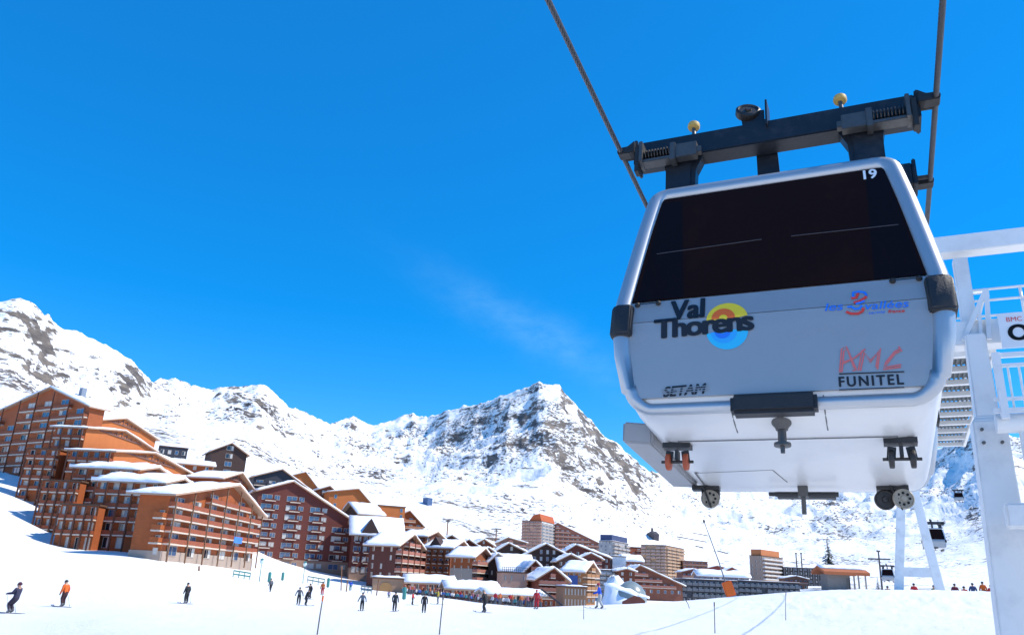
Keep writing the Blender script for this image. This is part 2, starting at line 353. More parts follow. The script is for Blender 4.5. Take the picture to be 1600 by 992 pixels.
def add_terrain(name, azs, rows, mat):
    """rows(az) -> distances; one sheet of ground"""
    Rg = np.array([rows(a) for a in azs]); Ag = np.repeat(np.array(azs)[:, None], Rg.shape[1], 1)
    X = Rg * np.sin(Ag); Y = Rg * np.cos(Ag); Z = terrain(X, Y); n, k = X.shape
    me = bpy.data.meshes.new(name); co = np.stack([X, Y, Z], -1).reshape(-1, 3)
    a = (np.arange(n - 1)[:, None] * k + np.arange(k - 1)[None]).ravel()
    quads = np.stack([a, a + 1, a + k + 1, a + k], -1)[:, ::-1]
    me.vertices.add(len(co)); me.vertices.foreach_set('co', co.ravel())
    me.loops.add(quads.size); me.loops.foreach_set('vertex_index', quads.ravel().astype(np.int32))
    me.polygons.add(len(quads)); me.polygons.foreach_set('loop_start', np.arange(0, quads.size, 4, dtype=np.int32))
    me.polygons.foreach_set('use_smooth', np.ones(len(quads), bool)); me.update(calc_edges=True); me.validate()
    # outcrop weights
    V = co - np.array([0, 0, EYE]); dz = V @ fw; dz[dz < 1] = 1e9
    px = 800 + FPX * (V @ cr) / dz; py = 496 - FPX * (V @ cu) / dz; w = np.zeros(len(co))
    for x, y, s, k_ in ROCK: w = np.maximum(w, k_ * np.exp(-((px - x) ** 2 + (py - y) ** 2) / (2 * (s * 0.8) ** 2)))
    at_ = me.attributes.new('rock', 'FLOAT', 'POINT'); at_.data.foreach_set('value', w.astype(np.float32))
    me.materials.append(mat); o = bpy.data.objects.new(name, me); link(o); o['kind'] = 'structure'; return o
AZ = sorted(set([R(a) for a in np.arange(-38.0, 40.01, 0.1)] + [R(a) for a in np.arange(-180, -38, 2.0)] + [R(a) for a in np.arange(42, 181, 2.0)]))
near_r = np.concatenate([[0.3, 2, 4], np.geomspace(6, 460, 150)])
add_terrain('snow_piste', AZ, lambda a: near_r, snow_near)
def far_rows(a):
    rs = float(np.interp(a, rs_az, rs_r)); t = np.linspace(0, 1, 200)
    return np.concatenate([460 - 0.0 + (rs - 460) * t ** 1.15, rs + np.array([12, 30, 70, 150, 300, 600])])
add_terrain('mountains', AZ, far_rows, snow_far)
# ------------------------------------------------------------------ gondola
Rc = np.array([[0.91265951, 0.39722201, 0.09626674], [0.08645646, -0.41782523, 0.90440442], [-0.39947202, 0.81709042, 0.41567458]]); tcv = np.array([2.11530431, -0.8717114, 6.33350124])
Mw = np.stack([cr, cu, fw], 1); Wr = Mw @ Rc; Tw = Mw @ tcv + np.array([0, 0, EYE])
CM = Matrix([[*Wr[0], Tw[0]], [*Wr[1], Tw[1]], [*Wr[2], Tw[2]], [0, 0, 0, 1]])   # cabin frame: X across, Y along the rope, Z up
CI = CM.inverted()
def face_y(z):
    """how far the end wall stands back at height z"""
    return float(np.interp(z, [0.02, 0.092, 0.105, 0.13, 0.17, 0.22, 0.30, 0.45, 1.06, 1.30, 2.64, 2.76], [0.80, 0.72, 0.58, 0.42, 0.28, 0.19, 0.15, 0.14, 0.115, 0.165, 0.455, 0.52]))
def on_face(px, py, dy=0.0):
    """cabin-frame x, z where the pixel's ray meets the end wall"""
    o = CI @ Vector((0, 0, EYE)); d = (CI.to_3x3() @ Vector(ray(px, py))).normalized(); y = 0.15
    for _ in range(12):
        k = (y - o.y) / d.y; x, z = o.x + d.x * k, o.z + d.z * k; y = face_y(z) + dy
    return x, z
def in_cab(px, py, y):
    o = CI @ Vector((0, 0, EYE)); d = (CI.to_3x3() @ Vector(ray(px, py))).normalized(); k = (y - o.y) / d.y
    return Vector((o.x + d.x * k, y, o.z + d.z * k))

silver = pbr('brushed_silver_paint', (0.50, 0.51, 0.52), 0.38, 0.7, 0.0, 3.0, dirt_glimmer=((0.35, 0.34, 0.33), 1.2, 0.2))
panelm = pbr('grey_metallic_panel', (0.40, 0.40, 0.40), 0.33, 0.4, 0.06, 2.0, dirt_glimmer=((0.27, 0.27, 0.27), 3.0, 0.25))
under = pbr('pale_grey_underside', (0.70, 0.69, 0.675), 0.34, 0.2, 0.05, 0.8, dirt_glimmer=((0.42, 0.41, 0.40), 1.1, 0.2))
glassm = pbr('smoked_glass', (0.016, 0.0065, 0.005), 0.12, 0.0, spec=0.07, dirt_glimmer=((0.042, 0.013, 0.006), 0.9, 0.5))  # reddish patches paint faint glimmers into the glass, which is clean
rubber = pbr('black_rubber', (0.018, 0.018, 0.02), 0.55, var=0.3, scale=20, bump=0.2, bscale=60)
hang = pbr('black_painted_steel', (0.013, 0.016, 0.022), 0.4, 0.1, 0.35, 4.0, dirt_glimmer=((0.07, 0.07, 0.075), 6.0, 0.3), bump=0.1, bscale=30)
steel = pbr('galvanised_steel', (0.12, 0.115, 0.11), 0.45, 0.7, 0.25, 14.0, dirt_glimmer=((0.13, 0.11, 0.09), 12.0, 0.5))
dsteel = pbr('greasy_steel', (0.05, 0.047, 0.045), 0.45, 0.6, 0.4, 16.0, dirt_glimmer=((0.03, 0.025, 0.02), 14.0, 0.5))
orangew = pbr('orange_polyurethane', (0.40, 0.075, 0.025), 0.55, var=0.25, scale=12)
yellowm = pbr('yellow_nylon', (0.55, 0.36, 0.10), 0.6, var=0.2, scale=12)
ropem = pbr('wire_rope', (0.10, 0.10, 0.105), 0.45, 0.6, 0.4, 25.0)
seam = pbr('dark_seam', (0.12, 0.12, 0.125), 0.6)

gond = bpy.data.objects.new('gondola', None); link(gond); gond.matrix_world = CM
tag(gond, 'big silver gondola cabin numbered 19 hanging close overhead with Val Thorens lettering', 'gondola', 'gondolas on the ropeway')
YC = 1.65
# shell: rings of rounded rectangles from the floor up to the roof
prof = [(0.092, 0.95), (0.105, 1.01), (0.13, 1.08), (0.17, 1.15), (0.22, 1.20), (0.30, 1.245), (0.45, 1.29), (0.75, 1.34), (1.06, 1.36), (1.30, 1.345), (1.7, 1.29), (2.2, 1.205), (2.55, 1.125), (2.66, 1.09), (2.74, 1.02), (2.79, 0.88)]
mb = MB(); rings = []
for z, hx in prof:
    hy = YC - face_y(z) - 0.035; rc_ = 0.13; ring = []
    if z > 2.7: hy -= 0.1 + (z - 2.7)
    for q, (sx, sy) in enumerate(((1, -1), (1, 1), (-1, 1), (-1, -1))):
        for k in range(5):
            a = (-90 + 90 * q + 22.5 * k) * math.pi / 180
            ring.append(mb.bm.verts.new((sx * (hx - rc_) + rc_ * math.cos(a), YC + sy * (hy - rc_) + rc_ * math.sin(a), z)))
    rings.append(ring)
n = len(rings[0])
for a, b in zip(rings, rings[1:]):
    for k in range(n): mb._f((a[k], a[(k + 1) % n], b[(k + 1) % n], b[k]))
mb._f(rings[0][::-1]); mb._f(rings[-1])
body = mb.build('cabin_shell', under, gond, smooth=True)
def end_panel(name, z0, z1, w0, w1, mat, far=False, off=0.0, inset=0.0, nz=2, thick=0.02):
    mb = MB(); s = lambda x, z, d: (x, (face_y(z) + off + d) if not far else (2 * YC - face_y(z) - off - d), z)
    zs = [z0 + (z1 - z0) * i / nz for i in range(nz + 1)]; ws = [w0 + (w1 - w0) * i / nz for i in range(nz + 1)]
    F_ = [[mb.bm.verts.new(s(x * w, z, 0)) for x in np.linspace(-1, 1, 9)] for z, w in zip(zs, ws)]
    B_ = [[mb.bm.verts.new(s(x * w, z, thick)) for x in np.linspace(-1, 1, 9)] for z, w in zip(zs, ws)]
    for q in range(nz):
        for i in range(8):
            mb._f((F_[q][i], F_[q][i + 1], F_[q + 1][i + 1], F_[q + 1][i])); mb._f((B_[q][i + 1], B_[q][i], B_[q + 1][i], B_[q + 1][i + 1]))
        mb._f((F_[q][0], F_[q + 1][0], B_[q + 1][0], B_[q][0])); mb._f((F_[q][8], B_[q][8], B_[q + 1][8], F_[q + 1][8]))
    for i in range(8): mb._f((F_[0][i + 1], F_[0][i], B_[0][i], B_[0][i + 1])); mb._f((F_[nz][i], F_[nz][i + 1], B_[nz][i + 1], B_[nz][i]))
    return mb.build(name, mat, gond)
for far in (False, True):
    win = end_panel('window', 1.315, 2.635, 1.262, 1.085, glassm, far, -0.012)
    end_panel('upper_panel', 1.075, 1.300, 1.285, 1.268, panelm, far, -0.006)
    end_panel('lower_panel', 0.33, 1.068, 1.215, 1.283, panelm, far, -0.006, nz=8)
    # rounded silver tube round the end wall
    yy = lambda z: (face_y(z) + 0.025) if not far else (2 * YC - face_y(z) - 0.025)
    path = []
    side = [(0.42, 1.262), (0.75, 1.322), (1.06, 1.352), (1.30, 1.340), (1.7, 1.282), (2.2, 1.205), (2.50, 1.150)]
    def arc(cx, cz, r_, a0, a1, k=7): return [(cx + r_ * math.cos(R(a0 + (a1 - a0) * i / (k - 1))), cz + r_ * math.sin(R(a0 + (a1 - a0) * i / (k - 1)))) for i in range(k)]
    right = arc(1.03, 0.45, 0.21, -84, -8) + [(x, z) for z, x in side] + arc(0.985, 2.56, 0.15, 10, 86)
    pts = [(x, z) for x, z in right] + [(-x, z) for x, z in right[::-1]]
    mb = MB(); mb.tube([(x, yy(z), z) for x, z in pts], [0.055 + 0.030 * min(max((z - 0.24) / 0.35, 0), 1) for x, z in pts], 14, closed=True, ref=(0, 1, 0.1))
    mb.build('end_frame', silver, gond, smooth='all')
    # chin under the lip and black bumpers
    mb = MB()
    for sx in (-1, 1):
        P = [(sx * 1.355, yy(z) , z) for z in (0.93, 1.10, 1.27)]
    mb.bm.free()
    for sx in (-1, 1):
        mb = MB()
        for z0, z1 in ((0.945, 1.255),):
            y_ = yy(1.08); dy = -1 if not far else 1
            prof_ = [(-0.115, 0.03), (-0.10, 0.105), (0.03, 0.115), (0.100, 0.07), (0.100, -0.17), (-0.115, -0.17)]
            zs = [0.93, 0.95, 1.25, 1.27]; rr = []
            for z in zs:
                k = 0.86 if z in (0.93, 1.27) else 1.0; xs = float(np.interp(z, [0.93, 1.06, 1.27], [1.345, 1.352, 1.342]))
                rr.append([mb.bm.verts.new((sx * (xs + a * k), yy(z) + dy * b * k, z)) for a, b in prof_])
            for a, b in zip(rr, rr[1:]):
                for k in range(6): mb._f((a[k], a[(k + 1) % 6], b[(k + 1) % 6], b[k]))
            mb._f(rr[0]); mb._f(rr[-1])
        mb.build('corner_bumper', rubber, gond, smooth=True, bevel=0.012)
    dy = -1 if not far else 1
    mb = MB(); y_ = yy(0.3)
    mb.box(-0.345, 0.345, min(y_ + dy * 0.13, y_ - dy * 0.05), max(y_ + dy * 0.13, y_ - dy * 0.05), 0.13, 0.305)
    mb.build('centre_bumper', rubber, gond, smooth=True, bevel=0.03)
    # hinges under the window
    for sx in (-1, 1):
        mb = MB(); z = 1.275
        for x in (1.0, 1.2): mb.lathe((sx * x, yy(z) - 0.03 * -dy * -1 if far else yy(z) - 0.045, z), (0, dy, 0), [(0.022, -0.03), (0.026, 0), (0.014, 0.025)], 10)
        mb.bar((sx * 1.0, yy(z) + dy * 0.055, z), (sx * 1.2, yy(z) + dy * 0.055, z), 0.008)
        mb.build('hinge', dsteel, gond)
# seams of the chin panels and the floor hatch
mb = MB()
fz = 0.098
def fl(px, py):   # point on the floor plane
    o = CI @ Vector((0, 0, EYE)); d = (CI.to_3x3() @ Vector(ray(px, py))); k = (fz - o.z) / d.z; return o + d * k
fa, fb, fc, fd = fl(1086, 738), fl(1207, 733), fl(1230, 752), fl(1103, 760)
for a, b in ((fa, fb), (fb, fc), (fd, fa)): mb.bar((a.x, a.y, fz - 0.004), (b.x, b.y, fz - 0.004), 0.012, 0.008)
mb.build('floor_hatch', seam, gond)
mb = MB()
for x in (-0.36, 0.39):
    mb.tube([(x, face_y(z) + 0.03 - 0.002, z) for z in (0.30, 0.25, 0.2, 0.15, 0.115)], 0.006, 5)
mb.tube([(x, 0.70, 0.090) for x in (-0.93, -0.3, 0.3, 0.93)], 0.005, 5)
mb.build('panel_seam', seam, gond)
# grab rails behind the glass shown as thin bright lines
mb = MB()
for a, b in (((1026, 397), (1190, 374)), ((1236, 369), (1404, 351))):
    x0, z0 = on_face(*a, -0.016); x1, z1 = on_face(*b, -0.016); mb.bar((x0, face_y(z0) - 0.016, z0), (x1, face_y(z1) - 0.016, z1), 0.006)
mb.build('grab_rail', pbr('rail_steel', (0.15, 0.11, 0.10), 0.4, 0.5), gond)
for pa, pb, pc, pd in (((1036, 318), (1066, 314), (1068, 464), (995, 471)), ((1352, 268), (1381, 263), (1443, 429), (1366, 437))):
    q = []; mb = MB()
    for p_ in (pa, pb, pc, pd): x0, z0 = on_face(*p_, -0.0145); q.append((x0, face_y(z0) - 0.0145, z0))
    mb.poly(q); mb.build('pillar_pane', pbr('pillar_dark', (0.009, 0.006, 0.008), 0.12, spec=0.07), gond)  # flat dark panes added on the glass in place of pillars inside
# door step along the left side
mb = MB(); mb.hexa([(-1.20, 0.80, 0.10), (-1.47, 0.70, 0.10), (-1.47, 0.70, 0.31), (-1.20, 0.80, 0.31)], [(-1.12, 2.55, 0.10), (-1.40, 2.50, 0.10), (-1.40, 2.50, 0.31), (-1.12, 2.55, 0.31)])
mb.build('door_step', pbr('grey_step', (0.34, 0.34, 0.35), 0.5, 0.1, 0.1, 3), gond, bevel=0.02, smooth=True)
# wheels under the floor
def truck(x, y, mat, name='guide_wheel'):
    mb = MB(); mb.box(x - 0.13, x + 0.13, y - 0.06, y + 0.06, 0.05, 0.10); mb.box(x - 0.015, x + 0.015, y - 0.05, y + 0.05, -0.06, 0.03)
    for sx in (-1, 1): mb.bar((x + sx * 0.07, y, 0.03), (x + sx * 0.085, y, -0.08), 0.018, 0.07)
    mb.cyl((x - 0.15, y, -0.075), (x + 0.15, y, -0.075), 0.014, 8)
    o = mb.build('wheel_bracket', dsteel, gond)
    for sx in (-1, 1):
        mb = MB(); mb.lathe((x + sx * 0.082 - 0.024, y, -0.075), (1, 0, 0), [(0.035, 0), (0.074, 0.004), (0.078, 0.012), (0.078, 0.036), (0.074, 0.044), (0.035, 0.048)], 18)
        mb.build('guide_wheel', mat, o, smooth=True)
truck(-0.955, 0.80, orangew); truck(0.945, 0.80, dsteel)
def disc_wheel(x, y, two):
    mb = MB(); mb.box(x - 0.20, x + 0.10, y - 0.05, y + 0.05, 0.05, 0.10); mb.bar((x - 0.07, y - 0.07, 0.09), (x + 0.02, y - 0.09, -0.16), 0.03, 0.012); mb.box(x - 0.1, x + 0.1, y - 0.02, y + 0.02, -0.04, 0.06)
    b = mb.build('wheel_bracket', dsteel, gond)
    for k, xx in enumerate((x - 0.13, x + 0.04) if two else (x,)):
        mb = MB(); c = Vector((xx, y - 0.03 - (0.05 if k else 0), -0.05)); mb.lathe(c, (0.18, -1, 0), [(0.04, -0.03), (0.096, -0.028), (0.102, -0.01), (0.102, 0.012), (0.092, 0.022), (0.084, 0.014), (0.034, 0.014), (0.026, 0.03)], 24)
        w = mb.build('disc_wheel', pbr('worn_wheel', (0.33, 0.29, 0.23), 0.5, 0.2, 0.35, 12) if not (two and k == 0) else dsteel, b, smooth=True)
        if not (two and k == 0):
            mb = MB()
            for q in range(8):
                a = q * math.pi / 4; p = c + Vector((0.058 * math.cos(a), -0.017, 0.058 * math.sin(a))); mb.cyl(p, p + Vector((0, -0.006, 0)), 0.014, 8)
            mb.build('lightening_hole', pbr('hole_black', (0.006, 0.006, 0.006), 0.8), w)
disc_wheel(-0.955, 2.46, False); disc_wheel(0.935, 2.46, True)
# docking socket under the lip, centring cross at the far edge
mb = MB(); c = (0.03, 0.42, 0)
mb.lathe((0.03, 0.40, 0.19), (0, 0, -1), [(0.075, -0.03), (0.092, 0), (0.08, 0.06), (0.055, 0.09), (0.05, 0.11), (0.036, 0.115), (0.036, 0.22), (0.07, 0.225), (0.07, 0.25), (0.02, 0.255), (0.018, 0.31)], 18)
mb.build('docking_socket', steel, gond, smooth=True)
mb = MB(); mb.box(-0.03, 0.07, 2.40, 2.50, -0.02, 0.14); mb.cyl((0.02, 2.45, -0.02), (0.02, 2.45, -0.2), 0.025, 10)
cr_ = mb.build('centring_pin', steel, gond)
mb = MB(); mb.tube([(-0.33, 2.45, 0.01), (0.37, 2.45, 0.01)], 0.022, 10); mb.build('cross_bar', rubber, cr_)

# ---- lettering
BF = None
def text_mesh(body, bold=0.0, shear=0.0, space=1.0):
    me = text_outline(body, 0.0, shear, space)
    if bold <= 0: return me
    bm = bmesh.new(); k = 0
    for dx, dy_ in ((0, 0), (-1, 0), (1, 0), (0, .6), (0, -.6), (.7, .5), (-.7, -.5), (.7, -.5), (-.7, .5)):
        n0 = len(bm.verts); bm.from_mesh(me); bm.verts.ensure_lookup_table()
        for v in bm.verts[n0:]: v.co += Vector((dx * bold * 1.5, dy_ * bold * 1.5, k * 0.0004))
        k += 1
    bm.to_mesh(me); bm.free(); return me
def text_outline(body, bold=0.0, shear=0.0, space=1.0):
    cu_ = bpy.data.curves.new('lettering', 'FONT'); cu_.body = body; cu_.size = 1; cu_.offset = 0.0; cu_.shear = shear; cu_.space_character = space; cu_.fill_mode = 'FRONT'
    o = bpy.data.objects.new('lettering', cu_); COL.objects.link(o); dg = bpy.context.evaluated_depsgraph_get(); dg.update()
    me = bpy.data.meshes.new_from_object(o.evaluated_get(dg)); bpy.data.objects.remove(o); return me
def place_flat(me, f):
    co = np.zeros(len(me.vertices) * 3); me.vertices.foreach_get('co', co); co = co.reshape(-1, 3)
    x0, x1 = co[:, 0].min(), co[:, 0].max(); y1 = co[:, 1].max()
    for v in me.vertices: v.co = f((v.co.x - x0) / (x1 - x0), v.co.y / 0.729)
def lettering(name, body, pl, pr, cap, mat, bold=0.0, shear=0.0, dy=-0.0095, space=1.0, parent=None):
    """pl, pr: left and right ends of the base line in the photo; cap: capital height in photo pixels"""
    me = text_mesh(body, bold, shear, space); (xa, za), (xb, zb) = on_face(*pl, dy), on_face(*pr, dy); xt, zt = on_face(pl[0] + cap * 0.05, pl[1] - cap, dy); h = zt - za
    def f(u, v):
        x = xa + (xb - xa) * u; z = za + (zb - za) * u + h * v; return Vector((x, face_y(z) + dy, z))
    lay = [v.co.z for v in me.vertices]; place_flat(me, f); me.materials.append(mat)
    for v, q in zip(me.vertices, lay): v.co.y -= q
    # cut the letters where the wall bends so that they lie on it
    bm = bmesh.new(); bm.from_mesh(me)
    for _ in range(2): bmesh.ops.subdivide_edges(bm, edges=[e for e in bm.edges if e.calc_length() > 0.05], cuts=1)
    bmesh.ops.triangulate(bm, faces=bm.faces); bm.to_mesh(me); bm.free()
    o = bpy.data.objects.new(name, me); link(o, parent or gond); return o
ink = lambda n_, c: pbr(n_, c, 0.45)
black, white_i, blue_i, red_i = ink('black_ink', (0.012, 0.012, 0.016)), ink('white_ink', (0.8, 0.82, 0.82)), ink('blue_ink', (0.02, 0.19, 0.75)), ink('red_ink', (0.72, 0.05, 0.035))
pink_i, yel_i, ora_i, cya_i, lbl_i = ink('coral_ink', (0.72, 0.16, 0.15)), ink('yellow_ink', (0.85, 0.62, 0.03)), ink('orange_ink', (0.83, 0.14, 0.02)), ink('cyan_ink', (0.03, 0.50, 0.78)), ink('sky_ink', (0.03, 0.38, 0.8))
def sector(name, px, py, rx, a0, a1, mat, dy, r_in=0.0, parent=None):
    """part of a disc on the end wall; rx in photo pixels"""
    cx_, cz_ = on_face(px, py, dy); x1, _ = on_face(px + rx, py - rx * 0.09, dy); r_ = x1 - cx_; mb = MB(); n_ = 28; rows = []
    for k in range(n_ + 1):
        a = R(a0 + (a1 - a0) * k / n_); row = []
        for q in np.linspace(r_in * r_, r_, 7):
            x, z = cx_ + q * math.cos(a), cz_ + q * math.sin(a) - 0.03 * q * math.cos(a); row.append((x, face_y(z) + dy, z))
        rows.append(row)
    mb.grid(rows); return mb.build(name, mat, parent or gond)
em = sector('sun_emblem', 1136, 500, 33, 12, 180, yel_i, -0.012)
sector('emblem_ring', 1130, 497, 18.5, -5, 185, ora_i, -0.0135, 0.36, em)
em2 = sector('wave_emblem', 1136, 516, 33, 188, 364, cya_i, -0.012)
sector('emblem_ring', 1131, 517, 21, 185, 355, lbl_i, -0.0130, 0.0, em2)
sector('emblem_ring', 1129, 517, 13, 180, 360, blue_i, -0.0140, 0.35, em2)
lettering('lettering', 'Val', (1046, 499), (1101, 494), 29, black, 0.030, dy=-0.0135)
lettering('lettering', 'Thorens', (1021, 529), (1179, 514), 30, black, 0.030, dy=-0.0135, space=0.86)
lettering('lettering', 'SETAM', (1036, 620), (1104, 614), 16, black, 0.024, 0.25)
mb = MB()
for k in (0.28, 0.5, 0.72):
    (xa, za), (xb, zb) = on_face(1034, 620 - 16 * k, -0.0145), on_face(1108, 613.5 - 16 * k, -0.0145); mb.bar((xa, face_y(za) - 0.0145, za), (xb, face_y(zb) - 0.0145, zb), 0.002, 0.0065)
mb.build('lettering_stripe', panelm, gond)
lettering('lettering', 'FUNITEL', (1311, 604), (1413, 600), 16, black, 0.025, space=1.25)
mb = MB()
for (a, b) in (((1311, 584), (1413, 580.5)), ((1311, 609), (1413, 605))):
    (xa, za), (xb, zb) = on_face(*a, -0.014), on_face(*b, -0.014); mb.bar((xa, face_y(za) - 0.014, za), (xb, face_y(zb) - 0.014, zb), 0.002, 0.009)
mb.build('lettering_rule', black, gond)
# hand-drawn double-line letters A M C
mb = MB()
def stroke(pts, w=0.006):
    q = []
    for x, y in pts: fx, fz_ = on_face(x, y, -0.014); q.append((fx, face_y(fz_) - 0.014, fz_))
    P = [Vector(p) for p in q]; nn = []
    for i in range(len(P)):
        t_ = (P[min(i + 1, len(P) - 1)] - P[max(i - 1, 0)]).normalized(); nn.append(Vector((-t_.z, 0, t_.x)).normalized() * w)
    lay_ = 0.0003 * (len(mb.bm.faces) % 9)
    mb.grid([[p + n_ - Vector((0, lay_, 0)), p - n_ - Vector((0, lay_, 0))] for p, n_ in zip(P, nn)])
for o_ in (0, 3.5):
    stroke([(1312 + o_, 581), (1315 + o_, 545 + o_), (1322 + o_ * .5, 541 + o_), (1338 - o_, 577 - o_ * .6)]); stroke([(1315 + o_, 569 - o_), (1337 - o_, 558 + o_ * .6), (1352 - o_, 545 + o_)])
    stroke([(1341 + o_, 579), (1347 + o_, 547 + o_), (1360, 566 - o_), (1376 - o_, 544 + o_ * 1.4), (1371 - o_ * .6, 577 - o_)])
    stroke([(1406, 545 + o_), (1398, 549 + o_), (1384 + o_, 566), (1380 + o_, 577 - o_), (1408, 573 - o_)])
stroke([(1312, 581), (1315, 580)]); stroke([(1338, 577), (1332, 579)]); stroke([(1404, 541), (1409, 549)])
mb.build('lettering', pink_i, gond)
lettering('lettering', 'les', (1289, 486), (1318, 484), 12, blue_i, 0.008, 0.2)
lettering('lettering', 'vallées', (1352, 484), (1421, 479.5), 12, blue_i, 0.006, 0.2)
lettering('lettering', 'savoie', (1357, 491), (1383, 489), 5, blue_i, 0.0, 0.2)
lettering('lettering', 'france', (1388, 489), (1414, 487.5), 5, red_i, 0.015, 0.2)
mb = MB()
stroke([(1333, 464), (1333, 457), (1342, 455.5), (1351, 457), (1354, 462)], 0.010); stroke([(1337, 475), (1344, 473), (1351, 470)], 0.010); stroke([(1324, 480), (1330, 479), (1336, 483), (1343, 482), (1347, 477)], 0.010)
mb.build('emblem', blue_i, gond)
mb = MB()
stroke([(1330, 466), (1338, 465), (1341, 458)], 0.011); stroke([(1354, 463), (1349, 467), (1341, 471), (1334, 473)], 0.011); stroke([(1322, 487), (1330, 490), (1341, 490), (1348, 486), (1349, 481)], 0.011)
mb.build('emblem', red_i, gond)
lettering('cabin_number', '19', (1349.5, 280.5), (1371, 277.5), 14.5, white_i, 0.02, dy=-0.018)

# ---- hanger with its two cross beams, posts and grips
HB = lambda y: [(y - 0.13), (y + 0.13)]
G0, G1, GH = 0.718, 2.143, 3.53
for far, gy in ((False, G0), (True, G1)):
    yb = gy + (0.12 if not far else -0.12)
    mb = MB(); mb.box(-1.42, 1.42, yb - 0.12, yb + 0.12, GH - 0.16, GH + 0.12)
    for sx in (-1, 1): mb.box(sx * 1.44 - 0.02, sx * 1.44 + 0.02, yb - 0.15, yb + 0.15, GH - 0.19, GH + 0.15)
    bm_ = mb.build('cross_beam', hang, gond, bevel=0.012)
    for sx in (-1, 1):
        # post down to the roof with a flared head
        mb = MB(); x = sx * 0.96
        mb.prism([(x - 0.14, yb - 0.1, 2.74), (x + 0.14, yb - 0.1, 2.74), (x + 0.14, yb - 0.1, 3.2), (x + 0.17, yb - 0.1, 3.37), (x - sx * 0.0 - 0.17, yb - 0.1, 3.37), (x - 0.14, yb - 0.1, 3.2)], (0, 0.2, 0))
        xi = x - sx * 0.17
        mb.prism([(xi, yb - 0.08, 2.74), (xi + sx * 0.05, yb - 0.08, 2.74), (xi + sx * 0.05, yb - 0.08, 3.37), (xi - sx * 0.1, yb - 0.08, 3.37), (xi - sx * 0.02, yb - 0.08, 3.2)], (0, 0.16, 0))
        po = mb.build('post', hang, gond, bevel=0.008)
        mb = MB(); mb.box(x + sx * 0.16, x + sx * 0.29, yb - 0.07, yb + 0.07, 2.80, 2.87); mb.box(x + sx * 0.17, x + sx * 0.26, yb - 0.05, yb + 0.05, 2.88, 2.93); mb.build('damper', steel, po, bevel=0.008)
        # spring grip
        gf = yb - 0.19 if not far else yb + 0.19
        mb = MB(); mb.box(sx * 0.86 - 0.13, sx * 0.86 + 0.13, gf - 0.055, gf + 0.055, GH - 0.26, GH - 0.08); mb.box(sx * 0.72 - 0.035, sx * 0.72 + 0.035, gf - 0.04, gf + 0.04, GH - 0.22, GH - 0.14)
        mb.box(sx * 0.99 - 0.03, sx * 0.99 + 0.03, gf - 0.075, gf + 0.075, GH - 0.29, GH - 0.06)
        mb.box(sx * 1.19 - 0.18, sx * 1.19 + 0.18, gf - 0.07, gf + 0.07, GH - 0.265, GH - 0.225)
        mb.box(sx * 1.34 - 0.02, sx * 1.34 + 0.02, gf - 0.11, gf + 0.10, GH - 0.27, GH - 0.0)
        gr = mb.build('grip', steel, gond, bevel=0.006)
        mb = MB()
        for k in range(9): mb.lathe((sx * (1.03 + k * 0.033), gf, GH - 0.14), (1, 0, 0), [(0.045, -0.01), (0.07, -0.004), (0.07, 0.006), (0.045, 0.012)], 12)
        mb.build('spring', dsteel, gr)
        mb = MB(); s_ = 1 if not far else -1; mb.prism([(sx * 1.44, gf - 0.02 * s_, GH - 0.05), (sx * 1.44, gf - 0.02 * s_, GH + 0.1), (sx * 1.52, gf - 0.02 * s_, GH + 0.035), (sx * 1.63, gf - 0.02 * s_, GH + 0.03), (sx * 1.645, gf - 0.02 * s_, GH - 0.01), (sx * 1.63, gf - 0.02 * s_, GH - 0.055), (sx * 1.5, gf - 0.02 * s_, GH - 0.06)], (0, 0.13 * s_, 0))
        mb.tube([(sx * 1.45, gf + 0.16 * s_, GH - 0.01), (sx * 1.6, gf + 0.16 * s_, GH - 0.01)], 0.028, 8)
        mb.box(sx * 1.395 - 0.025, sx * 1.395 + 0.025, gf - 0.06, gf + 0.06, GH - 0.36, GH - 0.02)
        mb.build('jaw', dsteel, gr, bevel=0.006)
# centre bracket, guide rollers, roof plate
mb = MB(); mb.prism([(-0.14, 0.98, 2.76), (0.10, 0.98, 2.76), (0.07, 0.98, 3.42), (-0.15, 0.98, 3.42)], (0, 0.06, 0)); mb.build('centre_strut', hang, gond)
for sx in (-1, 1):
    mb = MB(); x = -0.80 if sx < 0 else 0.75; mb.cyl((x, G0 + 0.12, GH + 0.12), (x - 0.01, G0 + 0.12, GH + 0.31), 0.022, 10); mb.cyl((x, G0 + 0.12, GH + 0.12), (x, G0 + 0.12, GH + 0.18), 0.036, 10)
    p = mb.build('roller_pin', steel, gond)
    mb = MB(); mb.lathe((x - 0.01, G0 + 0.12, GH + 0.29), (0.05, 0.25, 1), [(0.03, -0.01), (0.062, 0), (0.07, 0.02), (0.066, 0.055), (0.045, 0.075), (0.02, 0.078)], 18); mb.build('guide_roller', yellowm, p, smooth=True)
mb = MB(); x = -0.16; z = GH + 0.12
mb.box(x - 0.05, x + 0.17, 0.73, 0.95, z, z + 0.03); mb.prism([(x - 0.10, 0.78, z), (x + 0.13, 0.78, z), (x + 0.13, 0.78, z + 0.20), (x - 0.12, 0.78, z + 0.20)], (0, 0.03, 0)); mb.prism([(x + 0.15, 0.66, z - 0.09), (x + 0.15, 0.98, z - 0.09), (x + 0.15, 0.98, z + 0.33), (x + 0.15, 0.70, z + 0.27)], (0.02, 0, 0))
s_ = mb.build('roller_bracket', hang, gond)
mb = MB(); mb.lathe((x - 0.04, 0.80, z + 0.22), (0.25, -0.9, 0.42), [(0.03, -0.06), (0.12, -0.055), (0.135, -0.03), (0.135, 0.03), (0.11, 0.045), (0.10, 0.03), (0.035, 0.03), (0.03, 0.05)], 24); mb.build('roller', dsteel, s_, smooth=True)

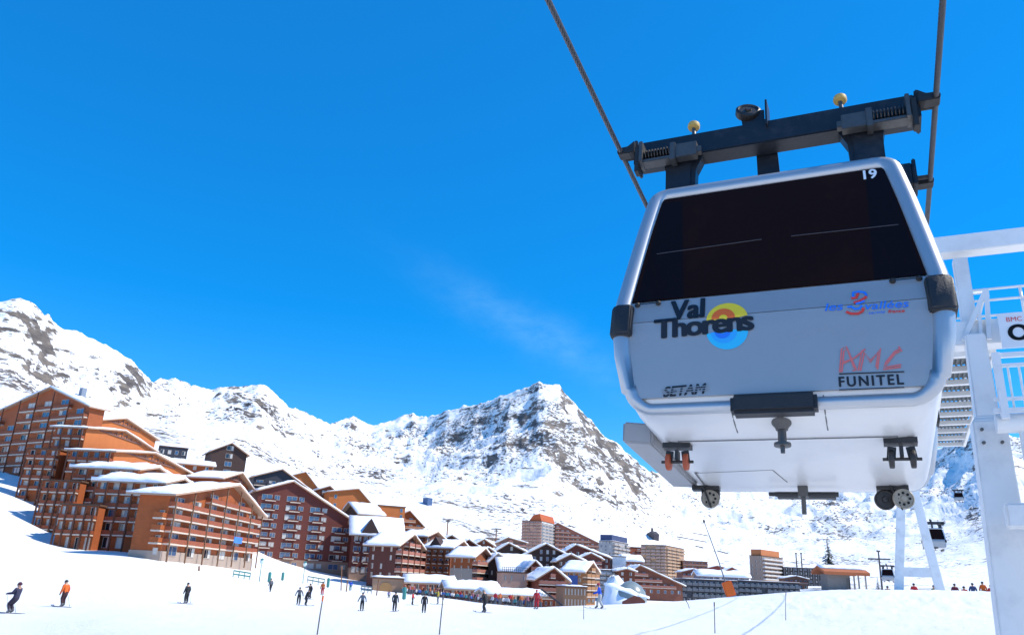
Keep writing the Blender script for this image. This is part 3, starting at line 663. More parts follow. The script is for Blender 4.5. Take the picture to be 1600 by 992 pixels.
# ------------------------------------------------------------------ ropes
CY = Vector((Wr[0][1], Wr[1][1], Wr[2][1])); HEAD = math.atan2(CY.x, CY.y)
hx, hy = Vector((math.cos(HEAD), -math.sin(HEAD), 0)), Vector((math.sin(HEAD), math.cos(HEAD), 0))
def rope(sx, label, far_end):
    p0_ = CM @ Vector((sx, -7.0, GH - 0.02)); p1_ = CM @ Vector((sx, G0, GH - 0.02)); p2_ = CM @ Vector((sx, G1 + 0.3, GH - 0.02)); p3_ = CM @ Vector((sx, G1 + 1.4, GH + 0.01))
    pts = [CM @ Vector((sx, -14.0, GH + 0.7)), p0_, p1_, p2_, p3_]; q = p3_ + hy * 0.0
    n_ = 30; d_ = CY
    T0 = d_ * 26.0; T1 = Vector(far_end) - p3_; T1 = T1.normalized() * 30 + Vector((0, 0, 9)); E = Vector(far_end)
    for k in range(1, n_ + 1):
        s = k / n_; h00, h10, h01, h11 = 2 * s**3 - 3 * s**2 + 1, s**3 - 2 * s**2 + s, -2 * s**3 + 3 * s**2, s**3 - s**2
        pts.append(p3_ * h00 + T0 * h10 + E * h01 + T1 * h11)
    mb = MB()
    # stranded: a core and six twisting strands where it is near, plain beyond
    mb.tube(pts, 0.021, 8)
    o = mb.build('rope', ropem, None, smooth=True); tag(o, label, 'cable')
    near = [p0_.lerp(p1_, k / 170) for k in range(171)] + [p1_.lerp(p2_, k / 40) for k in range(1, 41)] + [p2_.lerp(p3_, k / 30) for k in range(1, 31)]
    ax = (p1_ - p0_).normalized(); xx = ax.orthogonal().normalized(); yy_ = ax.cross(xx); mb = MB(); L0 = 0
    for s6 in range(6):
        P = []; L0 = 0
        for i, p in enumerate(near):
            if i: L0 += (near[i] - near[i - 1]).length
            a = L0 * 2 * math.pi / 0.33 + s6 * math.pi / 3; P.append(p + (xx * math.cos(a) + yy_ * math.sin(a)) * 0.0185)
        mb.tube(P, 0.0115, 5, caps=False)
    mb.build('strand', ropem, o, smooth='all')
PYL = at(1437, 925, 82.0)
rope(-1.6, 'thick dark steel rope held by the grips on the left side of the cabin', PYL - hx * 1.6 + Vector((0, 0, 15.6)))
rope(1.6, 'thick dark steel rope held by the grips on the right side of the cabin', PYL + hx * 1.6 + Vector((0, 0, 15.6)))
# ------------------------------------------------------------------ white steel ropeway tower
wpaint = pbr('white_painted_steel', (0.80, 0.79, 0.765), 0.45, 0.0, 0.06, 1.5, dirt_glimmer=((0.33, 0.33, 0.33), 1.2, 0.35), bump=0.06, bscale=6)
wpaint2 = pbr('white_rail_paint', (0.82, 0.81, 0.79), 0.45, 0.0, 0.05, 3.0, dirt_glimmer=((0.4, 0.4, 0.4), 3.0, 0.3))
grate = pbr('galvanised_grating', (0.13, 0.145, 0.145), 0.5, 0.5, 0.2, 10.0)
HZ = Vector((0, 0, 1))
tower = empty('lift_tower', at(1546, 938, 14.0) - Vector((0, 0, 2.0)), 0)
tag(tower, 'white steel ropeway tower with railed platform and catwalk at the right edge', 'tower')
TL = tower.location.copy()
class TB(MB):
    def build(s, name, mats, parent=None, smooth=False, bevel=0.0):
        o = MB.build(s, name, mats, parent, smooth, bevel)
        return o
def tl(p): return Vector(p) - TL          # into the tower's own frame
LEG = at(1549, 700, 14.0); LG = Vector((LEG.x, LEG.y, 0))
zP = at(1530, 524, 14.0).z
mb = MB(); k0 = at(1546, 660, 14.0).z
def legring(z, w, d): c = Vector((LEG.x, LEG.y, z)); return [tl(c + hx * a * w / 2 + hy * b * d / 2) for a, b in ((-1, -1), (1, -1), (1, 1), (-1, 1))]
rr = [legring(TL.z - 2.5, 0.72, 0.62), legring(k0 - 1.2, 0.48, 0.46), legring(k0, 0.45, 0.44), legring(k0 + 0.06, 0.32, 0.34), legring(zP, 0.28, 0.32)]
vv = [[mb.bm.verts.new(p) for p in r] for r in rr]
for a, b in zip(vv, vv[1:]):
    for k in range(4): mb._f((a[k], a[(k + 1) % 4], b[(k + 1) % 4], b[k]))
mb._f(vv[0][::-1]); mb._f(vv[-1])
leg = mb.build('leg', wpaint, tower, bevel=0.02, smooth=True)
for dx in (-1, 1):
    for dz in (0.15, 0.35):
        mb = MB(); mb.cyl(tl(Vector((LEG.x, LEG.y, k0 - dz)) + hx * dx * 0.12 - hy * 0.24), tl(Vector((LEG.x, LEG.y, k0 - dz)) + hx * dx * 0.12 - hy * 0.29), 0.025, 8); mb.build('bolt', steel, leg)
def xb(px, py, D, w, h, d, name, mat=wpaint, x0=None, bevel=0.012):
    """beam across the line from x0 to x0 + w (metres along hx) starting at a pixel"""
    p = at(px, py, D); mb = MB(); c = p + hx * w / 2; mb.obox(tl(c), (w, d, h), HEAD); return mb.build(name, mat, tower, bevel=bevel)
xb(1486, 527, 14.2, 3.2, 0.40, 0.42, 'platform_beam')
xb(1440, 392, 14.2, 3.6, 0.30, 0.34, 'portal_beam')
mb = MB(); a = at(1497, 392, 14.2); mb.obox(tl((a.x, a.y, (a.z + zP) / 2 - 0.02)), (0.21, 0.24, a.z - zP - 0.3), HEAD); mb.build('portal_post', wpaint, tower, bevel=0.01)
# railings of the platform
mb = MB()
base = at(1490, 500, 15.6)
for py in (457, 474, 498):
    p = at(1488, py, 15.6); mb.tube([tl(p), tl(p + hx * 3.2)], 0.024, 8)
mb2 = MB()
for k in range(4):
    p = at(1488, 505, 15.6) + hx * (0.35 + 0.78 * k); t_ = at(1488, 457, 15.6).z; mb.tube([tl((p.x, p.y, p.z - 0.15)), tl((p.x, p.y, t_))], 0.026, 8)
mb2.bm.free(); mb.build('railing', wpaint2, tower, smooth='all')
# walkway running on along the line, seen from below
w0 = at(1513, 553, 14.6); w1_ = at(1483, 704, 23.6); w1_.z = w0.z; wd = (w1_ - w0); wl = wd.length; wd.normalize(); wx = Vector((wd.y, -wd.x, 0))
mb = MB()
for s in (-1, 1): mb.bar(tl(w0 + wx * s * 0.36), tl(w1_ + wx * s * 0.36), 0.06, 0.16)
for k in range(10): q = w0 + wd * (wl * k / 9); mb.bar(tl(q - wx * 0.36), tl(q + wx * 0.36), 0.13, 0.10)
wk = mb.build('walkway', wpaint, tower)
mb = MB()
for k in range(9):
    a = w0 + wd * (wl * k / 9 + 0.07); b = w0 + wd * (wl * (k + 1) / 9 - 0.07)
    for j in range(8):
        x = -0.31 + j * 0.0775; mb.bar(tl(a + wx * (x + .039) + HZ * 0.075), tl(b + wx * (x + .039) + HZ * 0.075), 0.078, 0.012); mb.bar(tl(a + wx * (x + .02) + HZ * 0.055), tl(b + wx * (x + .02) + HZ * 0.055), 0.03, 0.03)
mb.build('grating', grate, wk)
mb = MB()
for s in (1,):
    for h_ in (0.55, 1.05): mb.tube([tl(w0 + wx * s * 0.38 + HZ * h_), tl(w1_ + wx * s * 0.38 + HZ * h_)], 0.022, 6)
    for k in range(6): q = w0 + wd * (wl * k / 5) + wx * s * 0.38; mb.tube([tl(q), tl(q + HZ * 1.05)], 0.024, 6)
for s in (-1,):
    mb.tube([tl(w0 + wx * s * 0.38 + HZ * h_) for h_ in (0, 1.05)], 0.024, 6); mb.tube([tl(w0 + wx * s * 0.38 + HZ * 1.05), tl(w0 + wx * 0.38 + HZ * 1.05)], 0.022, 6)
mb.build('handrail', wpaint2, wk, smooth='all')
# white angled bracket by the platform
mb = MB(); a, b, c = at(1541, 452, 14.0), at(1506, 532, 14.0), at(1546, 530, 14.0)
mb.bar(tl(a), tl(b), 0.07); mb.bar(tl(a), tl(c), 0.07); mb.bar(tl(at(1530, 480, 14)), tl(at(1533, 530, 14)), 0.05); mb.build('bracket', wpaint2, tower)
# guard cage under the platform
D_ = 13.2; mb = MB()
for py in (556, 572, 622, 640):
    p = at(1553, py + (2 if py > 600 else 0), D_); mb.bar(tl(p), tl(p + hx * 1.4), 0.05 if py in (572, 622) else 0.07)
for k in range(10):
    p = at(1553, 572, D_) + hx * (0.14 * k + 0.03); q = at(1553, 640, D_) + hx * (0.14 * k + 0.03); mb.tube([tl(p), tl((p.x, p.y, q.z))], 0.017, 6)
p = at(1555, 552, D_); q = at(1555, 655, D_); mb.obox(tl((p.x, p.y, (p.z + q.z) / 2)), (0.10, 0.12, p.z - q.z), HEAD); mb.build('guard_cage', wpaint2, tower)
# lower round boom and its struts
p = at(1556, 662, 13.4); mb = MB(); mb.tube([tl(p), tl(p + hx * 1.8)], [0.14, 0.16], 14); mb.build('boom', wpaint, tower, smooth=True)
mb = MB()
for x in (0.34, 0.62): a = p + hx * x; mb.obox(tl((a.x, a.y, a.z - 1.4)), (0.12, 0.12, 2.7), HEAD)
mb.obox(tl(p + hx * 0.75 - HZ * 0.95), (0.9, 0.12, 0.16), HEAD); mb.build('strut', wpaint, tower)
mb = MB(); p = at(1590, 806, 13.2); mb.obox(tl(p + hx * 0.3), (0.9, 0.3, 0.34), HEAD); mb.build('arm', wpaint, tower, bevel=0.03, smooth=True)
# number plate
p = at(1562, 518, 13.7); q = at(1562, 545, 13.7); pz = at(1562, 492, 13.7).z
mb = MB(); c = Vector((p.x, p.y, (pz + q.z) / 2)) + hx * 0.55; mb.obox(tl(c), (1.1, 0.03, pz - q.z), HEAD); plate = mb.build('sign_plate', pbr('white_sign', (0.78, 0.79, 0.8), 0.4), tower)
def plate_text(body, x, z, h, mat, bold):
    me = text_mesh(body, bold); wdt = max(v.co.x for v in me.vertices) * h / 0.729
    place_flat(me, lambda u, v: tl(c + hx * (-0.55 + x + wdt * u) + HZ * (z + h * v) - hy * 0.022)); me.materials.append(mat); link(bpy.data.objects.new('lettering', me), plate)
hp = (pz - q.z)
plate_text('O', 0.10, -hp / 2 + 0.12, 0.25, black, 0.03); plate_text('BMC', 0.11, hp / 2 - 0.125, 0.075, red_i, 0.0)

# ------------------------------------------------------------------ A-shaped pylon
pyl = empty('lift_pylon', PYL, -HEAD); tag(pyl, 'white A-shaped ropeway pylon standing on the snow crest under the cabin', 'pylon')
for s in (-1, 1):
    mb = MB(); a = [(s * 2.05 - 0.40, -0.35, -3), (s * 2.05 + 0.40, -0.35, -3), (s * 2.05 + 0.40, 0.35, -3), (s * 2.05 - 0.40, 0.35, -3)]; b = [(s * 0.62 - 0.36, -0.3, 8.2), (s * 0.62 + 0.36, -0.3, 8.2), (s * 0.62 + 0.36, 0.3, 8.2), (s * 0.62 - 0.36, 0.3, 8.2)]
    mb.hexa(a, b); mb.build('leg', wpaint, pyl, bevel=0.06, smooth=True)
mb = MB(); mb.box(-1.35, 1.35, -0.2, 0.2, 1.3, 2.1); mb.build('cross_beam', wpaint, pyl)
mb = MB(); mb.prism([(-0.97, -0.31, 8.15), (-0.28, -0.31, 8.15), (-0.2, -0.31, 8.6), (0, -0.31, 8.8), (0.2, -0.31, 8.6), (0.28, -0.31, 8.15), (0.97, -0.31, 8.15), (0.85, -0.31, 15.2), (-0.85, -0.31, 15.2)], (0, 0.62, 0)); mb.build('head_column', wpaint, pyl, bevel=0.05)
mb = MB(); mb.box(-4.6, 4.6, -0.4, 0.4, 14.4, 15.2); mb.build('head_beam', wpaint, pyl, bevel=0.05)
for s in (-4.2, -1.6, 1.6, 4.2):
    mb = MB(); mb.box(s - 0.1, s + 0.1, -1.8, 1.8, 15.3, 15.45)
    for k in range(6): mb.cyl((s - 0.08, -1.6 + 0.64 * k, 15.42), (s + 0.08, -1.6 + 0.64 * k, 15.42), 0.2, 12)
    mb.build('sheave_train', dsteel, pyl)

# far cabins on the line
def far_gondola(px, py, D, label, yaw):
    o = copy_tree(gond, skip=('lettering', 'emblem', 'sun_emblem', 'wave_emblem', 'cabin_number', 'lettering_stripe', 'lettering_rule', 'hinge', 'grab_rail', 'panel_seam', 'floor_hatch'))
    p = at(px, py, D); o.matrix_world = Matrix.Translation(p) @ Matrix.Rotation(-HEAD - yaw, 4, 'Z'); tag(o, label); return o
far_gondola(1462, 858, 122, 'distant dark gondola just right of the white A-shaped pylon', 0.0)
far_gondola(1388, 908, 210, 'tiny far gondola just left of the white A-shaped pylon', 0.1)
far_gondola(1499, 783, 280, 'pale tiny gondola high on the slope between pylon and white tower', 0.1)
# ------------------------------------------------------------------ village
ORANGE = (0.36, 0.088, 0.018); BROWN = (0.17, 0.045, 0.016); RED = (0.135, 0.028, 0.018); DARK = (0.055, 0.026, 0.020); NAVY = (0.035, 0.04, 0.055); PLAST = (0.47, 0.14, 0.035); PINK = (0.50, 0.30, 0.22); TAN = (0.40, 0.25, 0.14); GREY = (0.34, 0.33, 0.33); WHITE = (0.68, 0.68, 0.67); STONE = (0.30, 0.27, 0.24); ROSE = (0.42, 0.16, 0.11)
def wood(c): return pbr('wood_%02x%02x%02x' % tuple(int(v * 255) for v in c), c, 0.75, var=0.28, scale=0.9, planks=1.6, stretch=(1, 1, 3), dirt_glimmer=(tuple(v * 0.45 for v in c), 0.7, 0.3))
def plaster(c): return pbr('plaster_%02x%02x%02x' % tuple(int(v * 255) for v in c), c, 0.85, var=0.14, scale=0.5, dirt_glimmer=(tuple(v * 0.6 for v in c), 0.4, 0.25))
roof_m = pbr('roof_boards', (0.12, 0.06, 0.035), 0.8, var=0.3, scale=1.0)
fascia = pbr('roof_edge', (0.42, 0.27, 0.18), 0.7, var=0.2)
slab_m = pbr('balcony_slab', (0.58, 0.47, 0.38), 0.8, var=0.15, scale=2)
roofsnow = pbr('roof_snow', (0.86, 0.88, 0.92), 0.75, var=0.05, scale=0.6, bump=0.4, bscale=1.2, spec=0.2)
frame_m = pbr('window_frame', (0.42, 0.34, 0.28), 0.6); frame_d = pbr('dark_window_frame', (0.10, 0.055, 0.04), 0.6)
glass_b = pbr('window_glass_blue', (0.05, 0.10, 0.19), 0.08, spec=0.9); glass_d = pbr('window_glass_dark', (0.02, 0.025, 0.035), 0.08, spec=0.8); curtain = pbr('curtain', (0.50, 0.48, 0.45), 0.6, spec=0.6, var=0.25, scale=2.5)  # the blue glass colour paints the sky's reflection into the panes
WIN = {}
def win_mesh(w, h, kind, fm):
    key = (round(w, 2), round(h, 2), kind, fm.name)
    if key in WIN: return WIN[key]
    mb = MB(); t = 0.09
    mb.box(-w / 2, w / 2, -0.07, 0.02, 0, t); mb.box(-w / 2, w / 2, -0.07, 0.02, h - t, h)
    mb.box(-w / 2, -w / 2 + t, -0.068, 0.02, t, h - t); mb.box(w / 2 - t, w / 2, -0.068, 0.02, t, h - t)
    if w > 1.3: mb.box(-t / 2, t / 2, -0.066, 0.02, t, h - t)
    mb.mi = 1; mb.box(-w / 2 + t, w / 2 - t, -0.012, 0.01, t, h - t)
    if kind == 2: mb.mi = 2; mb.box(-w / 2 + t, -w / 2 + t + w * 0.36, -0.03, -0.014, t, h - t)
    if kind == 3: mb.mi = 2; mb.box(w / 2 - t - w * 0.3, w / 2 - t, -0.03, -0.014, t, h - t)
    WIN[key] = mb.mesh('window', [fm, (glass_b, curtain, glass_b, glass_d)[kind], curtain]); return WIN[key]
BAL = {}
def bal_mesh(w, d, rail_m, solid, slab, rh=0.98):
    key = (rh, round(w, 2), round(d, 2), rail_m.name, solid, slab.name)
    if key in BAL: return BAL[key]
    mb = MB(); mb.box(-w / 2, w / 2, -d, 0, -0.24, 0); mb.mi = 1
    if solid: mb.box(-w / 2 + 0.02, w / 2 - 0.02, -d + 0.01, -d + 0.09, 0.08, rh); mb.box(-w / 2, -w / 2 + 0.06, -d + 0.09, 0, 0.1, rh - 0.03); mb.box(w / 2 - 0.06, w / 2, -d + 0.09, 0, 0.1, rh - 0.03)
    else:
        mb.box(-w / 2, w / 2, -d + 0.01, -d + 0.07, 0.9, 1.0); mb.box(-w / 2, w / 2, -d + 0.01, -d + 0.07, 0.1, 0.2)
        n_ = max(2, int(w / 0.28))
        for k in range(n_ + 1): x = -w / 2 + 0.04 + (w - 0.08) * k / n_; mb.box(x - 0.045, x + 0.045, -d + 0.015, -d + 0.06, 0.2, 0.9)
    BAL[key] = mb.mesh('balcony', [slab, rail_m]); return BAL[key]
def put(name, me, parent, T_, x, z, off=0.0):
    o = bpy.data.objects.new(name, me); link(o, parent); o.matrix_local = T_(x, z, off); return o
def face_T(which):
    if which == 'u': return lambda x, z, off=0.0: Matrix.Translation((x, -off, z))
    return lambda y, z, off=0.0: Matrix.Translation((-off, y, z)) @ Matrix.Rotation(-math.pi / 2, 4, 'Z')
def uneven_snow(mb, corners, th, nx, ny, seed):
    """a blanket of snow on a roof slope: corners a b c d, thickness th, rounded and uneven"""
    a, b, c, d = [Vector(v) for v in corners]; nrm = (b - a).cross(d - a).normalized()
    if nrm.z < 0: nrm = -nrm
    rg = random.Random(seed); P = []
    for i in range(nx + 1):
        row = []
        for j in range(ny + 1):
            u, v = i / nx, j / ny; p = a.lerp(b, u).lerp(d.lerp(c, u), v); e = min(u, 1 - u, v, 1 - v)
            row.append((p, nrm * th * (0.55 + 0.9 * rg.random()) * (0.6 if e < 1e-6 else 1.0)))
        P.append(row)
    T_ = [[mb.bm.verts.new(p + n_) for p, n_ in row] for row in P]; B_ = [[mb.bm.verts.new(p) for p, n_ in row] for row in P]
    for i in range(nx):
        for j in range(ny): mb._f((T_[i][j], T_[i + 1][j], T_[i + 1][j + 1], T_[i][j + 1]))
    for i in range(nx): mb._f((B_[i][0], B_[i + 1][0], T_[i + 1][0], T_[i][0])); mb._f((T_[i][ny], T_[i + 1][ny], B_[i + 1][ny], B_[i][ny]))
    for j in range(ny): mb._f((T_[0][j], T_[0][j + 1], B_[0][j + 1], B_[0][j])); mb._f((B_[nx][j], B_[nx][j + 1], T_[nx][j + 1], T_[nx][j]))
BLD = {}
def bld(name, label, cat, xl, xc, xr, yt, yb, D, az, rise=0.0, roof='gx', apex=0.5, nf=5, nu=4, nv=4, wall=BROWN, wallmat='wood', uface=None, vface=None, base=None, over=0.9, snow=0.45, du=12.0, dv=12.0, group='buildings of the village', drop=0.0, chimney=None, uplast=None):
    """xl, xc, xr: photo columns of the left end, the corner and the right end; yt, yb: rows of eave and foot at the corner; az: way the right face runs"""
    ym = (yt + yb) / 2; A_ = R(az); P0 = at(xc, ym, D); u = Vector((math.sin(A_), math.cos(A_), 0)); v = Vector((-math.cos(A_), math.sin(A_), 0))
    def span(px, w):
        a = azim(px, ym); n_ = Vector((math.cos(a), -math.sin(a), 0)); return -(P0.x * n_.x + P0.y * n_.y) / (w.x * n_.x + w.y * n_.y)
    Lu = span(xr, u) if xr > xc else du; Lv = span(xl, v) if xl < xc - 3 else dv
    zb, zt = at(xc, yb, D).z, at(xc, yt, D).z; H = zt - zb; RS = (rise / FPX * D * 1.05); DR = drop / FPX * D * 1.05
    root = empty(name, (P0.x, P0.y, zb), math.pi / 2 - A_); tag(root, label, cat, group)
    wm = (wood if wallmat == 'wood' else plaster)(wall)
    fh = H / nf
    mb = MB(); ap = (Lu if roof == 'gx' else Lv) * apex
    if roof == 'gx': mb.prism([(0, 0, -5), (Lu, 0, -5), (Lu, 0, H - DR), (ap, 0, H + RS), (0, 0, H)], (0, Lv, 0))
    elif roof == 'gy': mb.prism([(0, 0, -5), (0, Lv, -5), (0, Lv, H - DR), (0, ap, H + RS), (0, 0, H)], (Lu, 0, 0))
    else: mb.box(0, Lu, 0, Lv, -5, H + RS)
    mb.build('wall', wm, root)
    if uplast:
        mb = MB(); mb.prism([(0.1, -0.06, 0), (Lu - 0.1, -0.06, 0), (Lu - 0.1, -0.06, H - DR - 0.05), (ap, -0.06, H + RS - 0.05), (0.1, -0.06, H - 0.05)], (0, 0.05, 0)); mb.build('gable_plaster', plaster(uplast), root)
    # roof and its snow
    mb = MB(); ms = MB(); sn = False; t = 0.3
    if roof in ('gx', 'gy'):
        span_ = Lu if roof == 'gx' else Lv; run = Lv if roof == 'gx' else Lu
        f = (lambda a, b, z: (a, b, z)) if roof == 'gx' else (lambda a, b, z: (b, a, z))
        for s, e in ((-1, 0.0), (1, span_)):
            d_r = DR if s > 0 else 0.0; k = (RS + d_r) / max(abs(ap - e), 0.1); ee = e + s * over; ze = H - d_r - k * over
            q = [f(ee, -over, ze), f(ap, -over, H + RS), f(ap, run + over, H + RS), f(ee, run + over, ze)]
            mb.hexa([tuple(p) for p in q], [(p[0], p[1], p[2] + t) for p in q])
            if snow: uneven_snow(ms, [(p[0] * 1, p[1], p[2] + t + 0.01) for p in q], snow, 8, 8, sum(map(ord, label)) + s); sn = True
    else:
        mb.box(-0.25, Lu + 0.25, -0.25, Lv + 0.25, H + RS - 0.02, H + RS + 0.28)
        if snow: uneven_snow(ms, [(-0.2, -0.2, H + RS + 0.29), (Lu + 0.2, -0.2, H + RS + 0.29), (Lu + 0.2, Lv + 0.2, H + RS + 0.29), (-0.2, Lv + 0.2, H + RS + 0.29)], snow * 0.7, 6, 6, 5); sn = True
    ro = mb.build('roof', fascia if roof != 'flat' else roof_m, root)
    if sn: ms.build('roof_snow', roofsnow, ro, smooth='all')
    else: ms.bm.free()
    if chimney:
        mb = MB(); mb.box(chimney[0] - 0.6, chimney[0] + 0.6, chimney[1] - 0.6, chimney[1] + 0.6, H, H + RS + 0.2); mb.build('chimney', plaster((0.2, 0.24, 0.3)), root)
    if base: # rendered or stone foot
        mb = MB(); hb = base[1]; mb.box(-0.12, Lu + 0.12, -0.12, Lv + 0.12, -5, hb); mb.build('base', plaster(base[0]), root)
    rg = random.Random(sum(map(ord, label)))
    def top(which, s):
        if roof == 'gx' and which == 'u' or roof == 'gy' and which == 'v':
            sp = Lu if roof == 'gx' else Lv; return H + RS * s / max(ap, 0.01) if s < ap else H + RS - (RS + DR) * (s - ap) / max(sp - ap, 0.01)
        return H if roof != 'flat' else H + RS
    def facade(which, n, st):
        T_ = face_T(which); Ls = Lu if which == 'u' else Lv; bay = Ls / n; st = dict(st); m0, m1 = st.get('m', (0, n))
        rail = st.get('rail'); rm = wood(rail) if rail else None; sl = st.get('slab', slab_m); ww = st.get('w', 0.5) * bay; wh = st.get('h', 0.55) * fh
        for f in range(st.get('f0', 0), nf + 6):
            z = f * fh + 0.12 * fh; ok = []
            for b in range(m0, m1):
                x = (b + 0.5) * bay
                if min(top(which, x - ww / 2), top(which, x + ww / 2)) < z + wh + (0.12 if (roof == 'gx') == (which == 'u') and roof != 'flat' else 0.02) * fh: continue
                ok.append(b); kind = rg.choice(st.get('kinds', (0, 0, 1, 2, 3)))
                zz = z + (0 if rail and (st.get('bal', 'bay') != 'none') else 0.18 * fh)
                if rg.random() < st.get('skip', 0.04): continue
                off = 0.035 + (0.12 if base and zz < base[1] else 0)
                if st.get('pair') :
                    w1 = ww * 0.58; w2 = ww * 0.30
                    put('window', win_mesh(w1, wh, kind, frame_m), root, T_, x - ww * 0.2, zz, off); put('window', win_mesh(w2, wh * 0.85, rg.choice((0, 1)), frame_m), root, T_, x + ww * 0.36, zz + wh * 0.1, off)
                else: put('window', win_mesh(ww, wh, kind, st.get('frame', frame_m)), root, T_, x, zz, off)
                if rail and st.get('bal', 'bay') == 'bay' and f >= st.get('b0', 1) and min(top(which, x - bay / 2), top(which, x + bay / 2)) > z + fh * 0.6:
                    put('balcony', bal_mesh(bay * st.get('bw', 0.92), st.get('d', 1.3), rm, st.get('solid', True), sl, st.get('rh', 0.8)), root, T_, x, f * fh + 0.1 * fh, 0.0)
            if rail and st.get('bal') == 'cont' and f >= st.get('b0', 1) and ok:
                a, b = ok[0] * bay, (ok[-1] + 1) * bay
                put('balcony', bal_mesh(b - a - 0.1, st.get('d', 1.3), rm, st.get('solid', True), sl, st.get('rh', 0.8)), root, T_, (a + b) / 2, f * fh + 0.1 * fh, 0.0)
        if st.get('posts'):
            for b in range(m0, m1 + 1):
                x = min(max(b * bay, 0.25), Ls - 0.25); mb = MB(); d_ = st.get('d', 1.3)
                if which == 'u': mb.box(x - 0.14, x + 0.14, -d_ - 0.16, -d_ + 0.02, -1.0, top(which, x) - 0.15)
                else: mb.box(-d_ - 0.16, -d_ + 0.02, x - 0.14, x + 0.14, -1.0, top(which, x) - 0.15)
                mb.build('post', wood(st.get('postc', DARK)), root)  # timber posts; on the stepped hotel dark strips painting shade between bays
        if st.get('truss'):
            # timber lattice in the point of the gable
            k = MB(); a0, a1 = ap - Ls * 0.30, ap + Ls * 0.30; z0 = H + RS * 0.28
            g = (lambda x, z: (x, -0.14, z)) if which == 'u' else (lambda x, z: (-0.14, x, z))
            for q in range(9):
                x = a0 + (a1 - a0) * q / 8; zt_ = top(which, x) - 0.35
                if zt_ > z0: k.bar(g(x, z0), g(x, zt_), 0.22, 0.2)
                if q < 8:
                    x2 = a0 + (a1 - a0) * (q + 1) / 8; zz2 = top(which, x2) - 0.4
                    if zz2 > z0 and zt_ > z0: k.bar(g(x, z0), g(x2, zz2), 0.16, 0.16)
            k.bar(g(a0, z0), g(a1, z0), 0.3, 0.25); k.build('gable_truss', wood((0.20, 0.10, 0.08)), root)
    if uface and xr > xc: facade('u', nu, uface)
    if vface and xl < xc - 3: facade('v', nv, vface)
    BLD[label] = dict(root=root, Lu=Lu, Lv=Lv, H=H, fh=fh, RS=RS, D=D)
    return root

G = 'buildings of the village'
W_ = dict(w=0.5, h=0.6)
def V(**k): return dict(W_, **k)
stepped = V(rail=(0.28, 0.065, 0.024), w=0.5, h=0.82, d=1.1, rh=0.7, kinds=(0, 0, 3, 2, 3, 1), posts=True, postc=(0.11, 0.036, 0.018))  # posts added as dark strips for the vertical shadows dividing the bays
# the stepped orange hotel on the left
bld('hotel', 'huge orange-brown gabled hotel block at the far left, topmost of the stepped row', 'hotel', -25, 128, 152, 634, 762, 205, 29, 32, 'gy', 0.41, 7, 2, 6, (0.34, 0.082, 0.02), vface=V(rail=(0.24, 0.06, 0.02), w=0.45, h=0.82, d=1.1, rh=0.7, posts=True, postc=(0.14, 0.042, 0.018)), base=(GREY, 1.2), chimney=(3, 9))  # its dark posts paint the upright shadow lines between balconies
HW = (0.36, 0.09, 0.022)
bld('hotel', 'orange plastered hotel block with lattice gable, set against the topmost gabled block', 'hotel', 130, 150, 243, 656, 720, 219, 4, 13, 'gx', 0.36, 3, 5, 2, HW, uface=V(truss=True, m=(5, 5)), snow=0.3, uplast=PLAST)
bld('hotel', 'second highest stepped hotel block with thin snowy roof and lattice gable', 'hotel', 72, 121, 236, 668, 800, 198, 2, 13, 'gx', 0.46, 7, 5, 3, HW, uface=V(truss=True, m=(5, 5)), vface=dict(stepped), snow=0.3, uplast=PLAST)
bld('hotel', 'middle stepped hotel block with long bare roof edge and lattice gable', 'hotel', 96, 166, 300, 705, 830, 184, 2, 14, 'gx', 0.40, 7, 5, 4, HW, uface=V(truss=True, m=(5, 5)), vface=dict(stepped), snow=0.25, uplast=PLAST)
bld('hotel', 'stepped hotel block with curved snowy roof, second above the front chalet', 'hotel', 106, 205, 262, 734, 845, 171, 2, 9, 'gx', 0.45, 6, 4, 4, HW, uface=V(truss=True, m=(4, 4)), vface=dict(stepped), snow=0.7, uplast=PLAST)
bld('hotel', 'lowest stepped hotel block with thick snow on its roof behind the front chalet', 'hotel', 142, 246, 300, 755, 862, 156, 2, 11, 'gx', 0.45, 5, 4, 5, HW, uface=V(truss=True, m=(4, 4)), vface=dict(stepped), snow=0.8, uplast=PLAST)
terr = V(rail=(0.28, 0.065, 0.024), w=0.55, h=0.8, d=1.0, rh=0.65, kinds=(1, 1, 2, 0, 3), posts=True, postc=(0.11, 0.036, 0.018))  # terrace posts too are dark strips in place of dividing shadows
bld('hotel', 'flat-roofed red-brown balcony terrace at the foot of the stepped hotel, nearest the snow', 'hotel', 88, 148, 160, 790, 862, 157, 2, 0, 'flat', 0.5, 3, 2, 4, HW, vface=dict(terr), snow=0)
bld('hotel', 'flat-roofed balcony terrace in the middle of the stepped hotel above the snow slope', 'hotel', 58, 116, 126, 752, 850, 172, 2, 0, 'flat', 0.5, 5, 2, 4, HW, vface=dict(terr), snow=0)
bld('hotel', 'upper flat-roofed balcony terrace of the stepped hotel below the topmost gabled block', 'hotel', 34, 84, 100, 702, 800, 190, 2, 0, 'flat', 0.5, 6, 2, 3, HW, vface=dict(terr), snow=0)
bld('hotel', 'big orange timber chalet hotel facing the piste with pale balcony slabs and blue flag', 'hotel', 210, 258, 401, 772, 870, 140, 2, 36, 'gx', 0.60, 5, 6, 3, ORANGE, uface=V(rail=(0.30, 0.075, 0.03), bal='cont', w=0.5, h=0.82, d=1.0, rh=0.75, posts=True, postc=(0.2, 0.1, 0.05), kinds=(0, 3, 1, 2)), vface=V(rail=ORANGE, m=(0, 1), d=1.4), base=((0.36, 0.28, 0.23), 0.9), over=1.6)
